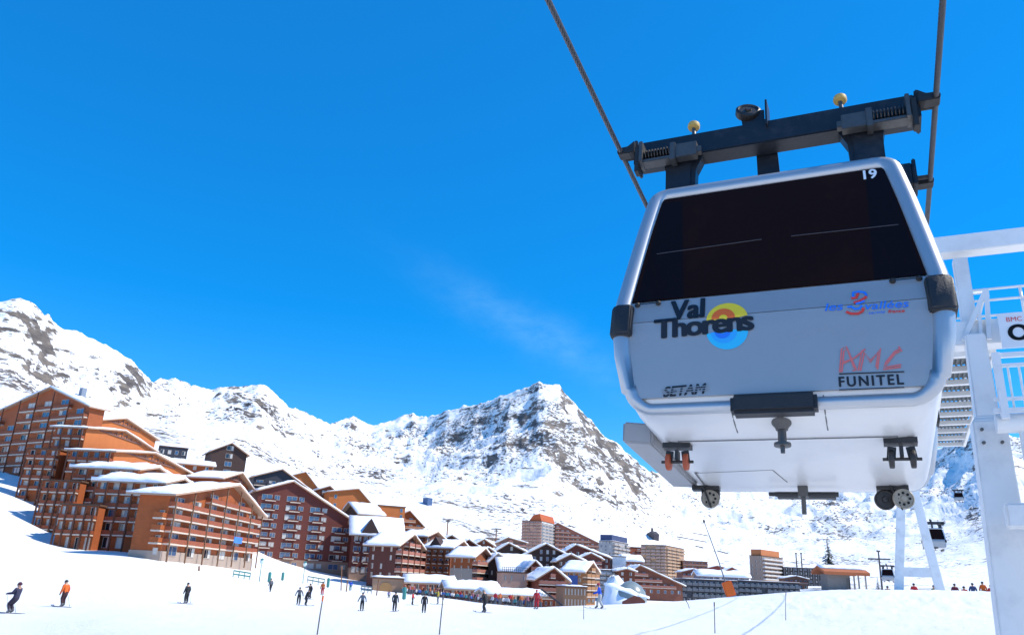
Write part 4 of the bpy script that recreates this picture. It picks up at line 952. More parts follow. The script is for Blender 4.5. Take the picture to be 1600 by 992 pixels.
bld('chalet', 'orange wooden chalet with latticed gable behind the roof of the big front chalet', 'chalet', 292, 340, 386, 747, 800, 212, 2, 15, 'gx', 0.55, 3, 4, 3, ORANGE, uface=V(rail=ORANGE, bal='cont', truss=True), vface=V(rail=ORANGE), over=1.4, snow=0.3)
bld('apartment_house', 'dark brown gabled house standing alone above the latticed orange chalet', 'house', 327, 328, 384, 704, 742, 290, 60, 13, 'gx', 0.52, 3, 3, 2, DARK, uface=V(w=0.6, kinds=(0, 3), m=(1, 2)), snow=0.3)
bld('house', 'low house with snowy roof stepping down behind the stepped hotel', 'house', 255, 256, 332, 722, 745, 250, 66, 7, 'gy', 0.5, 2, 4, 2, ORANGE, uface=V(w=0.3), snow=0.5)
bld('house', 'flat slate-blue house on the snow behind the stepped hotel', 'house', 246, 247, 292, 700, 722, 300, 66, 3, 'flat', 0.5, 2, 4, 2, NAVY, uface=V(w=0.5), snow=0.4)
# the red-brown block and its neighbours
bld('apartment_block', 'dark navy gabled apartment block behind the tall red-brown block', 'apartment block', 388, 390, 506, 744, 842, 262, 63, 13, 'gx', 0.36, 7, 6, 2, NAVY, uface=V(rail=NAVY, w=0.55, kinds=(0, 0, 0, 2), h=0.6, d=0.9), drop=26, snow=0.3)
bld('apartment_block', 'tall red-brown apartment block with asymmetric gable and rows of blue windows', 'apartment block', 395, 396, 550, 766, 886, 228, 63, 16, 'gx', 0.33, 8, 4, 2, RED, uface=V(rail=(0.10, 0.022, 0.016), pair=True, w=0.72, h=0.6, d=0.6, rh=0.4, kinds=(0, 0, 3, 2, 0, 1), bw=0.42), base=((0.30, 0.19, 0.14), 2.4), drop=32, snow=0.5)
bld('apartment_block', 'plain orange plastered block rising behind the navy gabled block', 'apartment block', 440, 441, 505, 746, 790, 300, 64, 10, 'gx', 0.5, 4, 4, 2, PLAST, 'plaster', uface=V(w=0.2, h=0.4, kinds=(3,), skip=0.4), drop=20, snow=0.3)
bld('apartment_block', 'small brown stepped block between two plain orange blocks', 'apartment block', 497, 498, 545, 764, 800, 292, 64, 5, 'gx', 0.3, 3, 4, 2, BROWN, uface=V(w=0.4), drop=16, snow=0.4)
bld('apartment_block', 'wide orange plastered block with three dark windows above the dormer chalet', 'apartment block', 511, 512, 592, 768, 822, 285, 64, 7, 'gx', 0.55, 4, 4, 2, PLAST, 'plaster', uface=V(w=0.22, h=0.45, kinds=(3, 0), skip=0.35), drop=24, snow=0.3)
bld('apartment_block', 'orange flat-topped block with blue glazing near the end of the upper row', 'apartment block', 584, 585, 632, 790, 830, 300, 66, 1, 'flat', 0.5, 4, 4, 2, PLAST, 'plaster', uface=V(w=0.35, h=0.6, kinds=(0, 3), skip=0.3), snow=0.4)
bld('apartment_block', 'last small orange balconied block at the right end of the upper row', 'apartment block', 620, 622, 660, 805, 845, 310, 66, 7, 'gx', 0.4, 4, 3, 2, ORANGE, uface=V(rail=(0.45, 0.2, 0.1), bal='cont', w=0.5), drop=12, snow=0.3)
bld('chalet', 'small dark dormer chalet with blue glazed gable on the slope of the red roof', 'chalet', 533, 562, 594, 802, 832, 250, 62, 17, 'gy', 0.5, 2, 2, 2, DARK, vface=V(w=0.5, kinds=(0,)), uface=V(w=0.3), snow=0.45, over=1.3)
bld('chalet', 'red-brown wing with a broad thick-snow roof at the foot of the tall red block', 'chalet', 548, 549, 624, 832, 896, 224, 76, 24, 'gy', 0.5, 4, 5, 2, RED, uface=V(rail=(0.10, 0.022, 0.016), pair=True, w=0.75, d=0.6, rh=0.4, bw=0.5, kinds=(1, 1, 2, 0)), snow=0.45, over=1.2, base=((0.30, 0.19, 0.14), 1.6), dv=14)
bld('chalet', 'dark red chalet with pink balconied gable end and snow-laden roof', 'chalet', 575, 617, 656, 852, 907, 200, 11, 18, 'gx', 0.5, 4, 4, 3, (0.10, 0.028, 0.02), uface=V(rail=ROSE, bal='cont', w=0.5, d=1.6, posts=True, postc=BROWN), vface=V(w=0.22, kinds=(1, 3)), snow=0.45, over=1.3)
bld('chalet', 'brown chalet with flat snowy roof squeezed behind the pink balconied gable', 'chalet', 628, 662, 690, 838, 900, 236, 13, 9, 'gx', 0.5, 5, 3, 3, BROWN, vface=V(rail=BROWN, w=0.5), uface=V(w=0.4), snow=0.45, over=1.2)
bld('chalet', 'orange-brown chalet with a little triangular dormer in its snowy roof', 'chalet', 664, 703, 730, 856, 908, 230, 15, 11, 'gx', 0.5, 4, 3, 4, (0.24, 0.066, 0.02), vface=V(rail=BROWN, w=0.5, bw=0.6, d=0.7), uface=V(w=0.4), snow=0.45, over=1.2)
bld('chalet', 'orange chalet on grey stone foot with rose balconies, second right of the dormer chalet', 'chalet', 704, 737, 764, 870, 920, 212, 18, 13, 'gx', 0.5, 4, 4, 3, (0.30, 0.085, 0.025), uface=V(rail=ROSE, bal='cont', w=0.5, d=1.5), vface=V(w=0.22, kinds=(3,), skip=0.3), base=(STONE, 5.0), snow=0.45, over=1.2)
bld('chalet', 'dark brown plain chalet between rose balconies and the pink rendered box', 'chalet', 762, 763, 804, 878, 924, 220, 80, 11, 'gx', 0.3, 4, 4, 2, DARK, uface=V(w=0.25, kinds=(3, 1), skip=0.4), snow=0.6)
bld('chalet', 'dark chalet under a big sloping snow roof behind the pink rendered box', 'chalet', 783, 784, 830, 890, 918, 214, 82, 21, 'gy', 0.5, 3, 4, 2, DARK, uface=V(w=0.3), snow=0.45, over=1.3, dv=16)
bld('house', 'pink rendered flat box house with terrace rail on its roof', 'house', 782, 784, 823, 894, 928, 194, 84, 0, 'flat', 0.5, 2, 4, 2, PINK, 'plaster', uface=V(w=0.3, h=0.45, kinds=(3,), skip=0.45), snow=0)
bld('chalet', 'red wooden chalet with long rose balconies left of the tan timber chalet', 'chalet', 840, 841, 882, 902, 946, 188, 80, 13, 'gx', 0.55, 4, 5, 2, (0.24, 0.06, 0.03), uface=V(rail=ROSE, bal='cont', w=0.45, d=1.5), snow=0.45, over=1.3)
bld('chalet', 'red wooden chalet with smaller gable right beside the pink rendered box', 'chalet', 819, 820, 848, 891, 944, 204, 80, 13, 'gx', 0.5, 5, 4, 2, (0.24, 0.06, 0.03), uface=V(rail=ROSE, bal='cont', w=0.45, d=1.5), snow=0.45, over=1.3)
bld('chalet', 'tan timber chalet with blue side panel and tall gable end', 'chalet', 884, 910, 930, 892, 942, 208, 26, 12, 'gx', 0.5, 5, 3, 3, (0.36, 0.17, 0.07), uface=V(rail=(0.36, 0.17, 0.07), w=0.5), vface=V(w=0.4, kinds=(0, 0, 3)), snow=0.5, over=1.2)
bld('house', 'low tan flat-roofed house in front of the tan timber chalet', 'house', 879, 881, 916, 917, 950, 172, 86, 0, 'flat', 0.5, 2, 7, 2, (0.30, 0.16, 0.085), 'plaster', uface=V(w=0.4, kinds=(3, 1, 2)), snow=0.3)
# second row and the towers behind
bld('chalet', 'dark gabled chalet with white-lit windows, left of the twin dark gables', 'chalet', 772, 773, 824, 862, 895, 262, 84, 12, 'gx', 0.4, 3, 5, 2, DARK, uface=V(w=0.4, kinds=(1, 0)), snow=0.45, over=1.2)
bld('chalet', 'dark gabled chalet with white-lit windows, right of the twin dark gables', 'chalet', 819, 820, 890, 867, 900, 260, 86, 16, 'gx', 0.46, 3, 7, 2, DARK, uface=V(w=0.4, kinds=(1, 0)), snow=0.45, over=1.2)
bld('chalet', 'small brown chalet with rounded snowy gable below the cross-topped pole', 'chalet', 739, 740, 770, 851, 875, 300, 74, 8, 'gx', 0.5, 3, 3, 2, BROWN, uface=V(w=0.3, kinds=(3, 1)), snow=0.6)
bld('apartment_tower', 'tall pink apartment tower with orange crown, highest in the village centre', 'tower', 815, 846, 868, 814, 860, 560, 22, 0, 'flat', 0.5, 9, 4, 5, PINK, 'plaster', vface=V(rail=(0.50, 0.22, 0.15), w=0.6, d=1.2, kinds=(3, 1)), uface=V(rail=GREY, w=0.5, d=0.9, kinds=(0, 3)), snow=0, group='towers of the village', uplast=WHITE)
bld('apartment_block', 'long stepped brown block descending right from the tall pink tower', 'apartment block', 866, 867, 938, 819, 864, 585, 84, 2, 'gx', 0.05, 7, 9, 2, (0.33, 0.13, 0.085), 'plaster', uface=V(rail=ROSE, bal='cont', w=0.5, d=1.4, kinds=(3, 1)), drop=24, snow=0.4)
bld('chalet', 'long dark red house with sloping snow roof under the stepped brown block', 'chalet', 884, 886, 953, 860, 888, 330, 86, 8, 'gx', 0.2, 3, 6, 2, RED, uface=V(w=0.35, kinds=(1, 3)), drop=8, snow=0.7)
bld('apartment_tower', 'grey apartment tower with dark blue top storey', 'tower', 936, 957, 982, 845, 892, 470, 26, 0, 'flat', 0.5, 8, 4, 3, GREY, 'plaster', vface=V(w=0.4, skip=0.2), uface=V(rail=GREY, w=0.6, d=1.2, kinds=(3, 0)), snow=0.3, group='towers of the village')
bld('house', 'blank white cube house in front of the grey tower', 'house', 956, 957, 978, 869, 893, 335, 88, 0, 'flat', 0.5, 2, 2, 2, WHITE, 'plaster', snow=0.2)
bld('apartment_block', 'white and grey apartment block with a grid of dark balconies', 'apartment block', 926, 927, 966, 890, 926, 296, 88, 0, 'flat', 0.5, 5, 4, 2, (0.5, 0.51, 0.53), 'plaster', uface=V(rail=(0.5, 0.51, 0.53), w=0.6, d=1.2, kinds=(3, 0)), snow=0.3)
bld('house', 'narrow brown house beside the white and grey balcony grid', 'house', 965, 966, 992, 892, 928, 290, 88, 3, 'gx', 0.5, 4, 2, 2, BROWN, uface=V(w=0.3, kinds=(3, 1)), snow=0.6)
bld('apartment_tower', 'broad tan apartment tower with pink balconies on its left side', 'tower', 1002, 1041, 1069, 852, 903, 560, 28, 0, 'flat', 0.5, 10, 4, 5, (0.42, 0.26, 0.16), 'plaster', vface=V(rail=(0.5, 0.3, 0.24), w=0.6, d=1.3, kinds=(3, 1)), uface=V(rail=(0.45, 0.27, 0.15), w=0.4, d=1.0, kinds=(3, 2)), snow=0.3, group='towers of the village')
bld('apartment_block', 'red-orange block peeping out left of the broad tan tower', 'apartment block', 976, 978, 1010, 854, 884, 600, 74, 0, 'flat', 0.5, 5, 4, 2, (0.36, 0.09, 0.04), 'plaster', uface=V(rail=ROSE, w=0.5, d=1.0), snow=0.4)
bld('apartment_block', 'low tan balconied block adjoining the right side of the broad tan tower', 'apartment block', 1066, 1067, 1106, 876, 906, 590, 90, 0, 'flat', 0.5, 5, 6, 2, (0.40, 0.2, 0.12), 'plaster', uface=V(rail=ROSE, bal='cont', w=0.5, d=1.3), drop=0, snow=0.3)
bld('chalet', 'long low red house right of the low tan balconied block', 'house', 1102, 1104, 1170, 888, 908, 600, 92, 4, 'gx', 0.25, 3, 7, 2, (0.30, 0.07, 0.05), uface=V(w=0.4, kinds=(3, 1)), drop=4, snow=0.4)
bld('chalet', 'small red gabled house behind the orange padded lance', 'house', 1128, 1130, 1158, 893, 912, 520, 92, 6, 'gx', 0.5, 2, 3, 2, (0.30, 0.07, 0.05), uface=V(w=0.3), snow=0.4)
bld('chalet', 'long rose-brown chalet with snow roof sloping down to the dark balcony grid', 'chalet', 988, 990, 1066, 890, 926, 322, 84, 6, 'gx', 0.12, 4, 7, 2, (0.24, 0.085, 0.05), uface=V(rail=ROSE, bal='cont', w=0.4, d=1.3), drop=18, snow=0.5, over=1.2)
bld('chalet', 'pale chalet with bulging snow roof left of the broad tan tower', 'chalet', 972, 974, 1004, 876, 900, 420, 86, 7, 'gy', 0.5, 3, 4, 2, ROSE, uface=V(rail=ROSE, bal='cont', w=0.4), snow=1.0)
bld('apartment_block', 'long dark slate block with a grid of grey balconies, left half', 'apartment block', 1062, 1063, 1152, 904, 940, 330, 88, 0, 'flat', 0.5, 4, 10, 2, (0.07, 0.075, 0.09), uface=V(rail=(0.17, 0.175, 0.19), w=0.55, h=0.6, d=1.4, kinds=(3, 1, 0), slab=pbr('grey_slab', (0.22, 0.22, 0.23), 0.8)), snow=0.2, group='dark slate blocks')
bld('apartment_block', 'long dark slate block with a grid of grey balconies, right half behind the crest', 'apartment block', 1153, 1154, 1250, 907, 940, 352, 90, 0, 'flat', 0.5, 4, 11, 2, (0.07, 0.075, 0.09), uface=V(rail=(0.17, 0.175, 0.19), w=0.55, h=0.6, d=1.4, kinds=(3, 1, 0), slab=pbr('grey_slab', (0.22, 0.22, 0.23), 0.8)), snow=0.2, group='dark slate blocks')
bld('house', 'low blue-grey house with thick snow roof behind the slate block', 'house', 1090, 1092, 1170, 899, 915, 410, 92, 5, 'gy', 0.5, 2, 8, 2, (0.12, 0.13, 0.2), uface=V(w=0.4), snow=1.2, over=1.2)
bld('apartment_tower', 'rounded grey tower with white balconies and orange crown near the spruce', 'tower', 1172, 1192, 1224, 868, 912, 520, 40, 0, 'flat', 0.5, 7, 4, 3, (0.36, 0.25, 0.19), 'plaster', vface=V(w=0.3, kinds=(3,), skip=0.4), uface=V(rail=(0.6, 0.58, 0.56), bal='cont', w=0.6, d=1.4, kinds=(3, 0)), snow=0, group='towers of the village')
bld('apartment_block', 'tall dark block with upright grey ribs left of the spruce', 'apartment block', 1223, 1225, 1294, 886, 922, 545, 96, 0, 'flat', 0.5, 6, 9, 2, (0.065, 0.055, 0.055), uface=V(w=0.5, h=0.6, kinds=(3, 3, 0), posts=True, postc=(0.3, 0.28, 0.27), d=0.8), snow=0.2)
bld('apartment_block', 'far blue-grey block on the snow behind the cross-topped pole', 'apartment block', 703, 706, 742, 828, 850, 620, 76, 0, 'flat', 0.5, 5, 6, 2, (0.10, 0.12, 0.17), uface=V(w=0.6, kinds=(0, 0, 3), rail=(0.2, 0.22, 0.27), d=1.0), snow=0.3)
bld('apartment_block', 'far blue-grey lower block left of the taller blue-grey one', 'apartment block', 684, 686, 710, 834, 852, 600, 76, 0, 'flat', 0.5, 4, 5, 2, (0.10, 0.12, 0.17), uface=V(w=0.6, kinds=(0, 3)), snow=0.3)
bld('apartment_block', 'far tan low block between the blue-grey blocks and the pink tower', 'apartment block', 758, 760, 818, 840, 868, 600, 76, 0, 'flat', 0.5, 5, 9, 2, (0.30, 0.22, 0.18), 'plaster', uface=V(rail=TAN, w=0.5, d=1.0, kinds=(3, 1)), snow=0.4)
# smaller houses that close the gaps of the village
for (xc, xr, yt, yb, D, az_, rise, ap_, nf_, nu_, col, lb) in (
    (648, 690, 836, 860, 330, 76, 8, 0.4, 3, 5, DARK, 'dark gabled house just left of the far blue-grey blocks'),
    (686, 722, 846, 872, 290, 78, 9, 0.5, 3, 4, (0.08, 0.035, 0.025), 'dark brown gabled house under the brown lift mast'),
    (716, 746, 852, 880, 275, 80, 8, 0.5, 3, 4, RED, 'dark red gabled house left of the rounded snowy gable'),
    (746, 778, 866, 896, 245, 82, 9, 0.5, 3, 4, (0.09, 0.035, 0.022), 'dark brown gabled house above the rose balcony chalet'),
    (872, 914, 876, 905, 250, 86, 9, 0.45, 3, 5, (0.09, 0.04, 0.03), 'dark brown gabled house behind the tan timber chalet'),
    (906, 940, 872, 905, 300, 88, 7, 0.5, 4, 4, (0.2, 0.06, 0.04), 'red-brown gabled house beside the blank white cube'),
    (780, 822, 846, 870, 420, 82, 6, 0.3, 4, 6, (0.25, 0.14, 0.10), 'greyish brown house under the pink tower, left side'),
    (940, 962, 884, 905, 400, 88, 4, 0.5, 3, 3, RED, 'small dark red house before the grey tower'),
    (1066, 1100, 893, 910, 450, 88, 4, 0.5, 2, 5, (0.16, 0.05, 0.035), 'low red-brown house over the left slate block'),
    (1226, 1262, 903, 918, 500, 94, 3, 0.5, 2, 5, (0.2, 0.1, 0.07), 'low brown house under the dark ribbed block')):
    bld('chalet', lb, 'chalet', xc - 2, xc, xr, yt, yb, D, az_, rise, 'gx', ap_, nf_, nu_, 2, col, uface=V(w=0.42, h=0.6, kinds=(1, 3, 0), rail=ROSE if col[0] > 0.1 else None, bal='cont', d=1.0), snow=0.5, over=1.0)
# restaurants at the edge of the piste
bld('restaurant', 'cream rendered restaurant with arched timber gate beside the terrace', 'restaurant', 582, 583, 630, 903, 926, 172, 80, 0, 'flat', 0.5, 1, 3, 2, (0.36, 0.22, 0.14), 'plaster', snow=0.4)
bld('restaurant', 'long low rose terrace restaurant under a white snow roof, upper half', 'restaurant', 638, 640, 704, 909, 930, 172, 80, 7, 'gy', 0.5, 1, 8, 2, (0.36, 0.12, 0.09), uface=V(w=0.6, h=0.6, kinds=(3, 1)), snow=0.5, over=1.3, dv=9)
bld('restaurant', 'long low rose terrace restaurant under a white snow roof, lower half next to the pavilion', 'restaurant', 700, 703, 772, 919, 937, 160, 80, 7, 'gy', 0.5, 1, 8, 2, (0.36, 0.12, 0.09), uface=V(w=0.6, h=0.6, kinds=(3, 1)), snow=0.5, over=1.3, dv=9)
bld('restaurant', 'open-fronted pavilion with flat snowy roof at the lower edge of the piste', 'restaurant', 764, 766, 842, 929, 950, 132, 80, 4, 'gy', 0.5, 1, 7, 2, (0.36, 0.17, 0.1), uface=V(w=0.75, h=0.75, kinds=(3, 1, 3)), snow=0.45, over=1.3, dv=8)
# extra pieces on single buildings
def extra(lbl, name, mats, fn, **k):
    d = BLD[lbl]; mb = MB(); fn(mb, d); return mb.build(name, mats, d['root'], **k)
L_ = 'tall pink apartment tower with orange crown, highest in the village centre'
extra(L_, 'crown', plaster((0.45, 0.10, 0.03)), lambda m, d: m.prism([(0.6, 0.5, d['H'] + .25), (0.6, d['Lv'] - 5, d['H'] + .25), (0.6, d['Lv'] - 8, d['H'] + 4.2), (0.6, 2, d['H'] + 5.2)], (d['Lu'] - 1.2, 0, 0)))
extra('rounded grey tower with white balconies and orange crown near the spruce', 'crown', plaster((0.5, 0.17, 0.06)), lambda m, d: m.prism([(0.8, 0.8, d['H'] + .25), (d['Lu'] * .9, 0.8, d['H'] + .25), (d['Lu'], d['Lv'] * .6, d['H'] + .25), (d['Lu'] * .6, d['Lv'] - .8, d['H'] + .25), (0.8, d['Lv'] - .8, d['H'] + .25)], (0, 0, 3.6)))
extra('grey apartment tower with dark blue top storey', 'top_storey', plaster((0.04, 0.06, 0.14)), lambda m, d: m.box(0.5, d['Lu'] - .5, 0.5, d['Lv'] - .5, d['H'] + .3, d['H'] + 3.6))
extra('tan timber chalet with blue side panel and tall gable end', 'blue_panel', pbr('blue_panel', (0.03, 0.09, 0.32), 0.4), lambda m, d: m.box(-0.12, 0.0, d['Lv'] - 3.2, d['Lv'] - 0.6, d['H'] * .35, d['H'] * .86))
def rail_top(m, d):
    for z in (0.5, 1.0): m.bar((0, 0.1, d['H'] + .28 + z), (d['Lu'], 0.1, d['H'] + .28 + z), 0.09)
    for k in range(13): x = d['Lu'] * k / 12; m.box(x - .05, x + .05, 0.06, 0.16, d['H'] + .2, d['H'] + 1.3)
extra('pink rendered flat box house with terrace rail on its roof', 'terrace_rail', wood(DARK), rail_top)
def gate(m, d):
    c, w, h = d['Lu'] * .42, d['Lu'] * .2, d['H'] * .78; pts = [(c - w, -0.1, 0), (c + w, -0.1, 0)] + [(c + w * math.cos(a), -0.1, h * .55 + h * .45 * math.sin(a)) for a in np.linspace(0, math.pi, 12)]
    m.prism(pts, (0, 0.2, 0))
extra('cream rendered restaurant with arched timber gate beside the terrace', 'arched_gate', wood((0.36, 0.2, 0.08)), gate)
def dormer(m, d):
    y = d['Lv'] * .62; w = 2.4; z = d['H'] - 0.4; m.prism([(-0.6, y - w, z), (-0.6, y + w, z), (-0.6, y, z + 3.4)], (5, 0, 0))
extra('orange-brown chalet with a little triangular dormer in its snowy roof', 'dormer', wood(DARK), dormer)
extra('red-brown wing with a broad thick-snow roof at the foot of the tall red block', 'dormer', wood(DARK), lambda m, d: m.prism([(2, -1.0, d['H']), (7, -1.0, d['H']), (4.5, -1.0, d['H'] + 4)], (0, 6, 0)))
def flag(m, d): m.box(d['Lu'] * .58, d['Lu'] * .58 + 4.2, -2.3, -2.2, d['fh'] * 1.75, d['fh'] * 2.35)
extra('big orange timber chalet hotel facing the piste with pale balcony slabs and blue flag', 'flag', pbr('blue_flag', (0.05, 0.2, 0.62), 0.7, var=0.5, scale=0.8), flag)
def archway(m, d): 
    c, w, h = d['Lv'] * .62, d['Lv'] * .24, 3.6; pts = [(-0.6, c + w * math.cos(a), -3.5 + h * 1.6 * math.sin(a)) for a in np.linspace(0, math.pi, 14)]; m.prism(pts, (0.55, 0, 0))
extra('huge orange-brown gabled hotel block at the far left, topmost of the stepped row', 'archway', pbr('dark_archway', (0.03, 0.025, 0.025), 0.9), archway)
# ------------------------------------------------------------------ where a photo pixel meets the snow
_rr = np.geomspace(6, 1400, 1600)
def hit(px, py, rmin=6):
    d = ray(px, py); k = _rr / math.hypot(d[0], d[1]); z = terrain(d[0] * k, d[1] * k); h = EYE + d[2] * k
    ok = np.where((h <= z) & (_rr > rmin))[0]; i = ok[0] if len(ok) else len(_rr) - 1
    return Vector((d[0] * k[i], d[1] * k[i], z[i])), float(_rr[i])

# ------------------------------------------------------------------ people
skin_m = pbr('skin', (0.50, 0.28, 0.19), 0.6); boot_m = pbr('ski_boots', (0.10, 0.10, 0.11), 0.5); glove_m = pbr('gloves', (0.02, 0.02, 0.022), 0.7); gog_m = pbr('goggles', (0.02, 0.02, 0.03), 0.12, spec=0.9)
def cloth(c): return pbr('cloth_%02x%02x%02x' % tuple(int(v * 255) for v in c), c, 0.8, var=0.2, scale=6, bump=0.2, bscale=12)
def person_mesh(jacket, trousers, lean=0.05, crouch=0.0, stride=0.0, arms='down', turn=0.0, seated=False):
    """one continuous body grown along its skeleton; faces +Y, z = 0 under the boots"""
    kb = crouch; hipz = 0.92 - 0.30 * kb; hipy = -0.22 * kb
    if seated: hipz, hipy = 0.48, 0.0
    P = {}; J = []
    def add(n_, p, r_, par=None): P[n_] = (Vector(p), r_); J.append((n_, par))
    s, c = math.sin(lean), math.cos(lean); up = lambda h, x=0.0, f=0.0: (x, hipy + s * h + c * f, hipz + c * h - s * f)
    add('pelvis', (0, hipy, hipz), 0.155); add('waist', up(0.2), 0.165, 'pelvis'); add('chest', up(0.42), 0.19, 'waist'); add('neck', up(0.57, 0, 0.01), 0.075, 'chest'); add('jaw', up(0.64, 0, 0.03), 0.085, 'neck'); add('skull', up(0.74, 0, 0.02), 0.105, 'jaw')
    add('nose', up(0.67, 0, 0.125), 0.022, 'jaw')
    for sx, n_ in ((-1, 'l'), (1, 'r')):
        add('sh' + n_, up(0.50, sx * 0.19), 0.082, 'chest')
        if arms == 'down': e, w_ = up(0.26, sx * 0.27, -0.02), up(0.03, sx * 0.29, 0.10)
        elif arms == 'forward': e, w_ = up(0.26, sx * 0.27, 0.08), up(0.20, sx * 0.24, 0.36)
        elif arms == 'wide': e, w_ = up(0.27, sx * 0.32, 0.0), up(0.06, sx * 0.40, 0.13)
        elif arms == 'one': e, w_ = (up(0.42, sx * 0.36, 0.15), up(0.45, sx * 0.38, 0.42)) if sx > 0 else (up(0.26, sx * 0.27, -0.02), up(0.03, sx * 0.29, 0.1))
        else: e, w_ = up(0.24, sx * 0.30, -0.08), up(0.12, sx * 0.16, 0.14)
        e, w_ = Vector(e), Vector(w_); add('el' + n_, e, 0.076, 'sh' + n_); add('wr' + n_, w_, 0.058, 'el' + n_); d = (w_ - e).normalized()
        add('pa' + n_, w_ + d * 0.07, 0.046, 'wr' + n_); add('fi' + n_, w_ + d * 0.14 + Vector((0, 0, -0.03)), 0.03, 'pa' + n_); add('th' + n_, w_ + d * 0.07 + Vector((-sx * 0.06, 0.02, 0)), 0.02, 'pa' + n_)
        f = sx * stride; add('hp' + n_, (sx * 0.10, hipy, hipz - 0.05), 0.13, 'pelvis')
        if seated: kn, an = (sx * 0.13, 0.44, 0.50), (sx * 0.13, 0.48, 0.12)
        else: kn, an = (sx * 0.12, 0.10 * kb + 0.5 * f + 0.04 + 0.12 * kb, 0.50 - 0.1 * kb), (sx * 0.12, f - 0.03, 0.12)
        add('kn' + n_, kn, 0.098, 'hp' + n_); add('an' + n_, an, 0.085, 'kn' + n_); add('to' + n_, (an[0], an[1] + 0.19, 0.06), 0.055, 'an' + n_)
    names = [j[0] for j in J]; me = bpy.data.meshes.new('person'); me.from_pydata([P[n_][0] for n_ in names], [(names.index(a), names.index(b)) for a, b in J if b], [])
    o = bpy.data.objects.new('person_tmp', me); COL.objects.link(o); md = o.modifiers.new('skin', 'SKIN')
    for i, n_ in enumerate(names): me.skin_vertices[0].data[i].radius = (P[n_][1], P[n_][1] * (0.78 if n_ in ('pelvis', 'waist', 'chest') else 1.0)); me.skin_vertices[0].data[i].use_root = (i == 0)
    sd = o.modifiers.new('sub', 'SUBSURF'); sd.levels = 1; sd.render_levels = 1
    dg = bpy.context.evaluated_depsgraph_get(); dg.update(); out = bpy.data.meshes.new_from_object(o.evaluated_get(dg)); bpy.data.objects.remove(o)
    out.materials.clear()
    for m_ in (cloth(jacket), cloth(trousers), skin_m, boot_m, glove_m): out.materials.append(m_)
    seg = {'pelvis': 1, 'waist': 0, 'chest': 0, 'neck': 2, 'jaw': 2, 'skull': 2, 'nose': 2, 'sh': 0, 'el': 0, 'wr': 0, 'pa': 4, 'fi': 4, 'th': 4, 'hp': 1, 'kn': 1, 'an': 3, 'to': 3}
    cls = [(P[n_][0], seg.get(n_, seg.get(n_[:2]))) for n_ in names] + [(P['hp' + s_][0].lerp(P['kn' + s_][0], 0.5), 1) for s_ in 'lr'] + [(P['kn' + s_][0].lerp(P['an' + s_][0], 0.55), 1) for s_ in 'lr'] + [(P['pelvis'][0].lerp(P['waist'][0], 0.5), 0)]
    for f in out.polygons:
        f.use_smooth = True; f.material_index = min(cls, key=lambda q: (q[0] - f.center).length)[1]
    return out, P
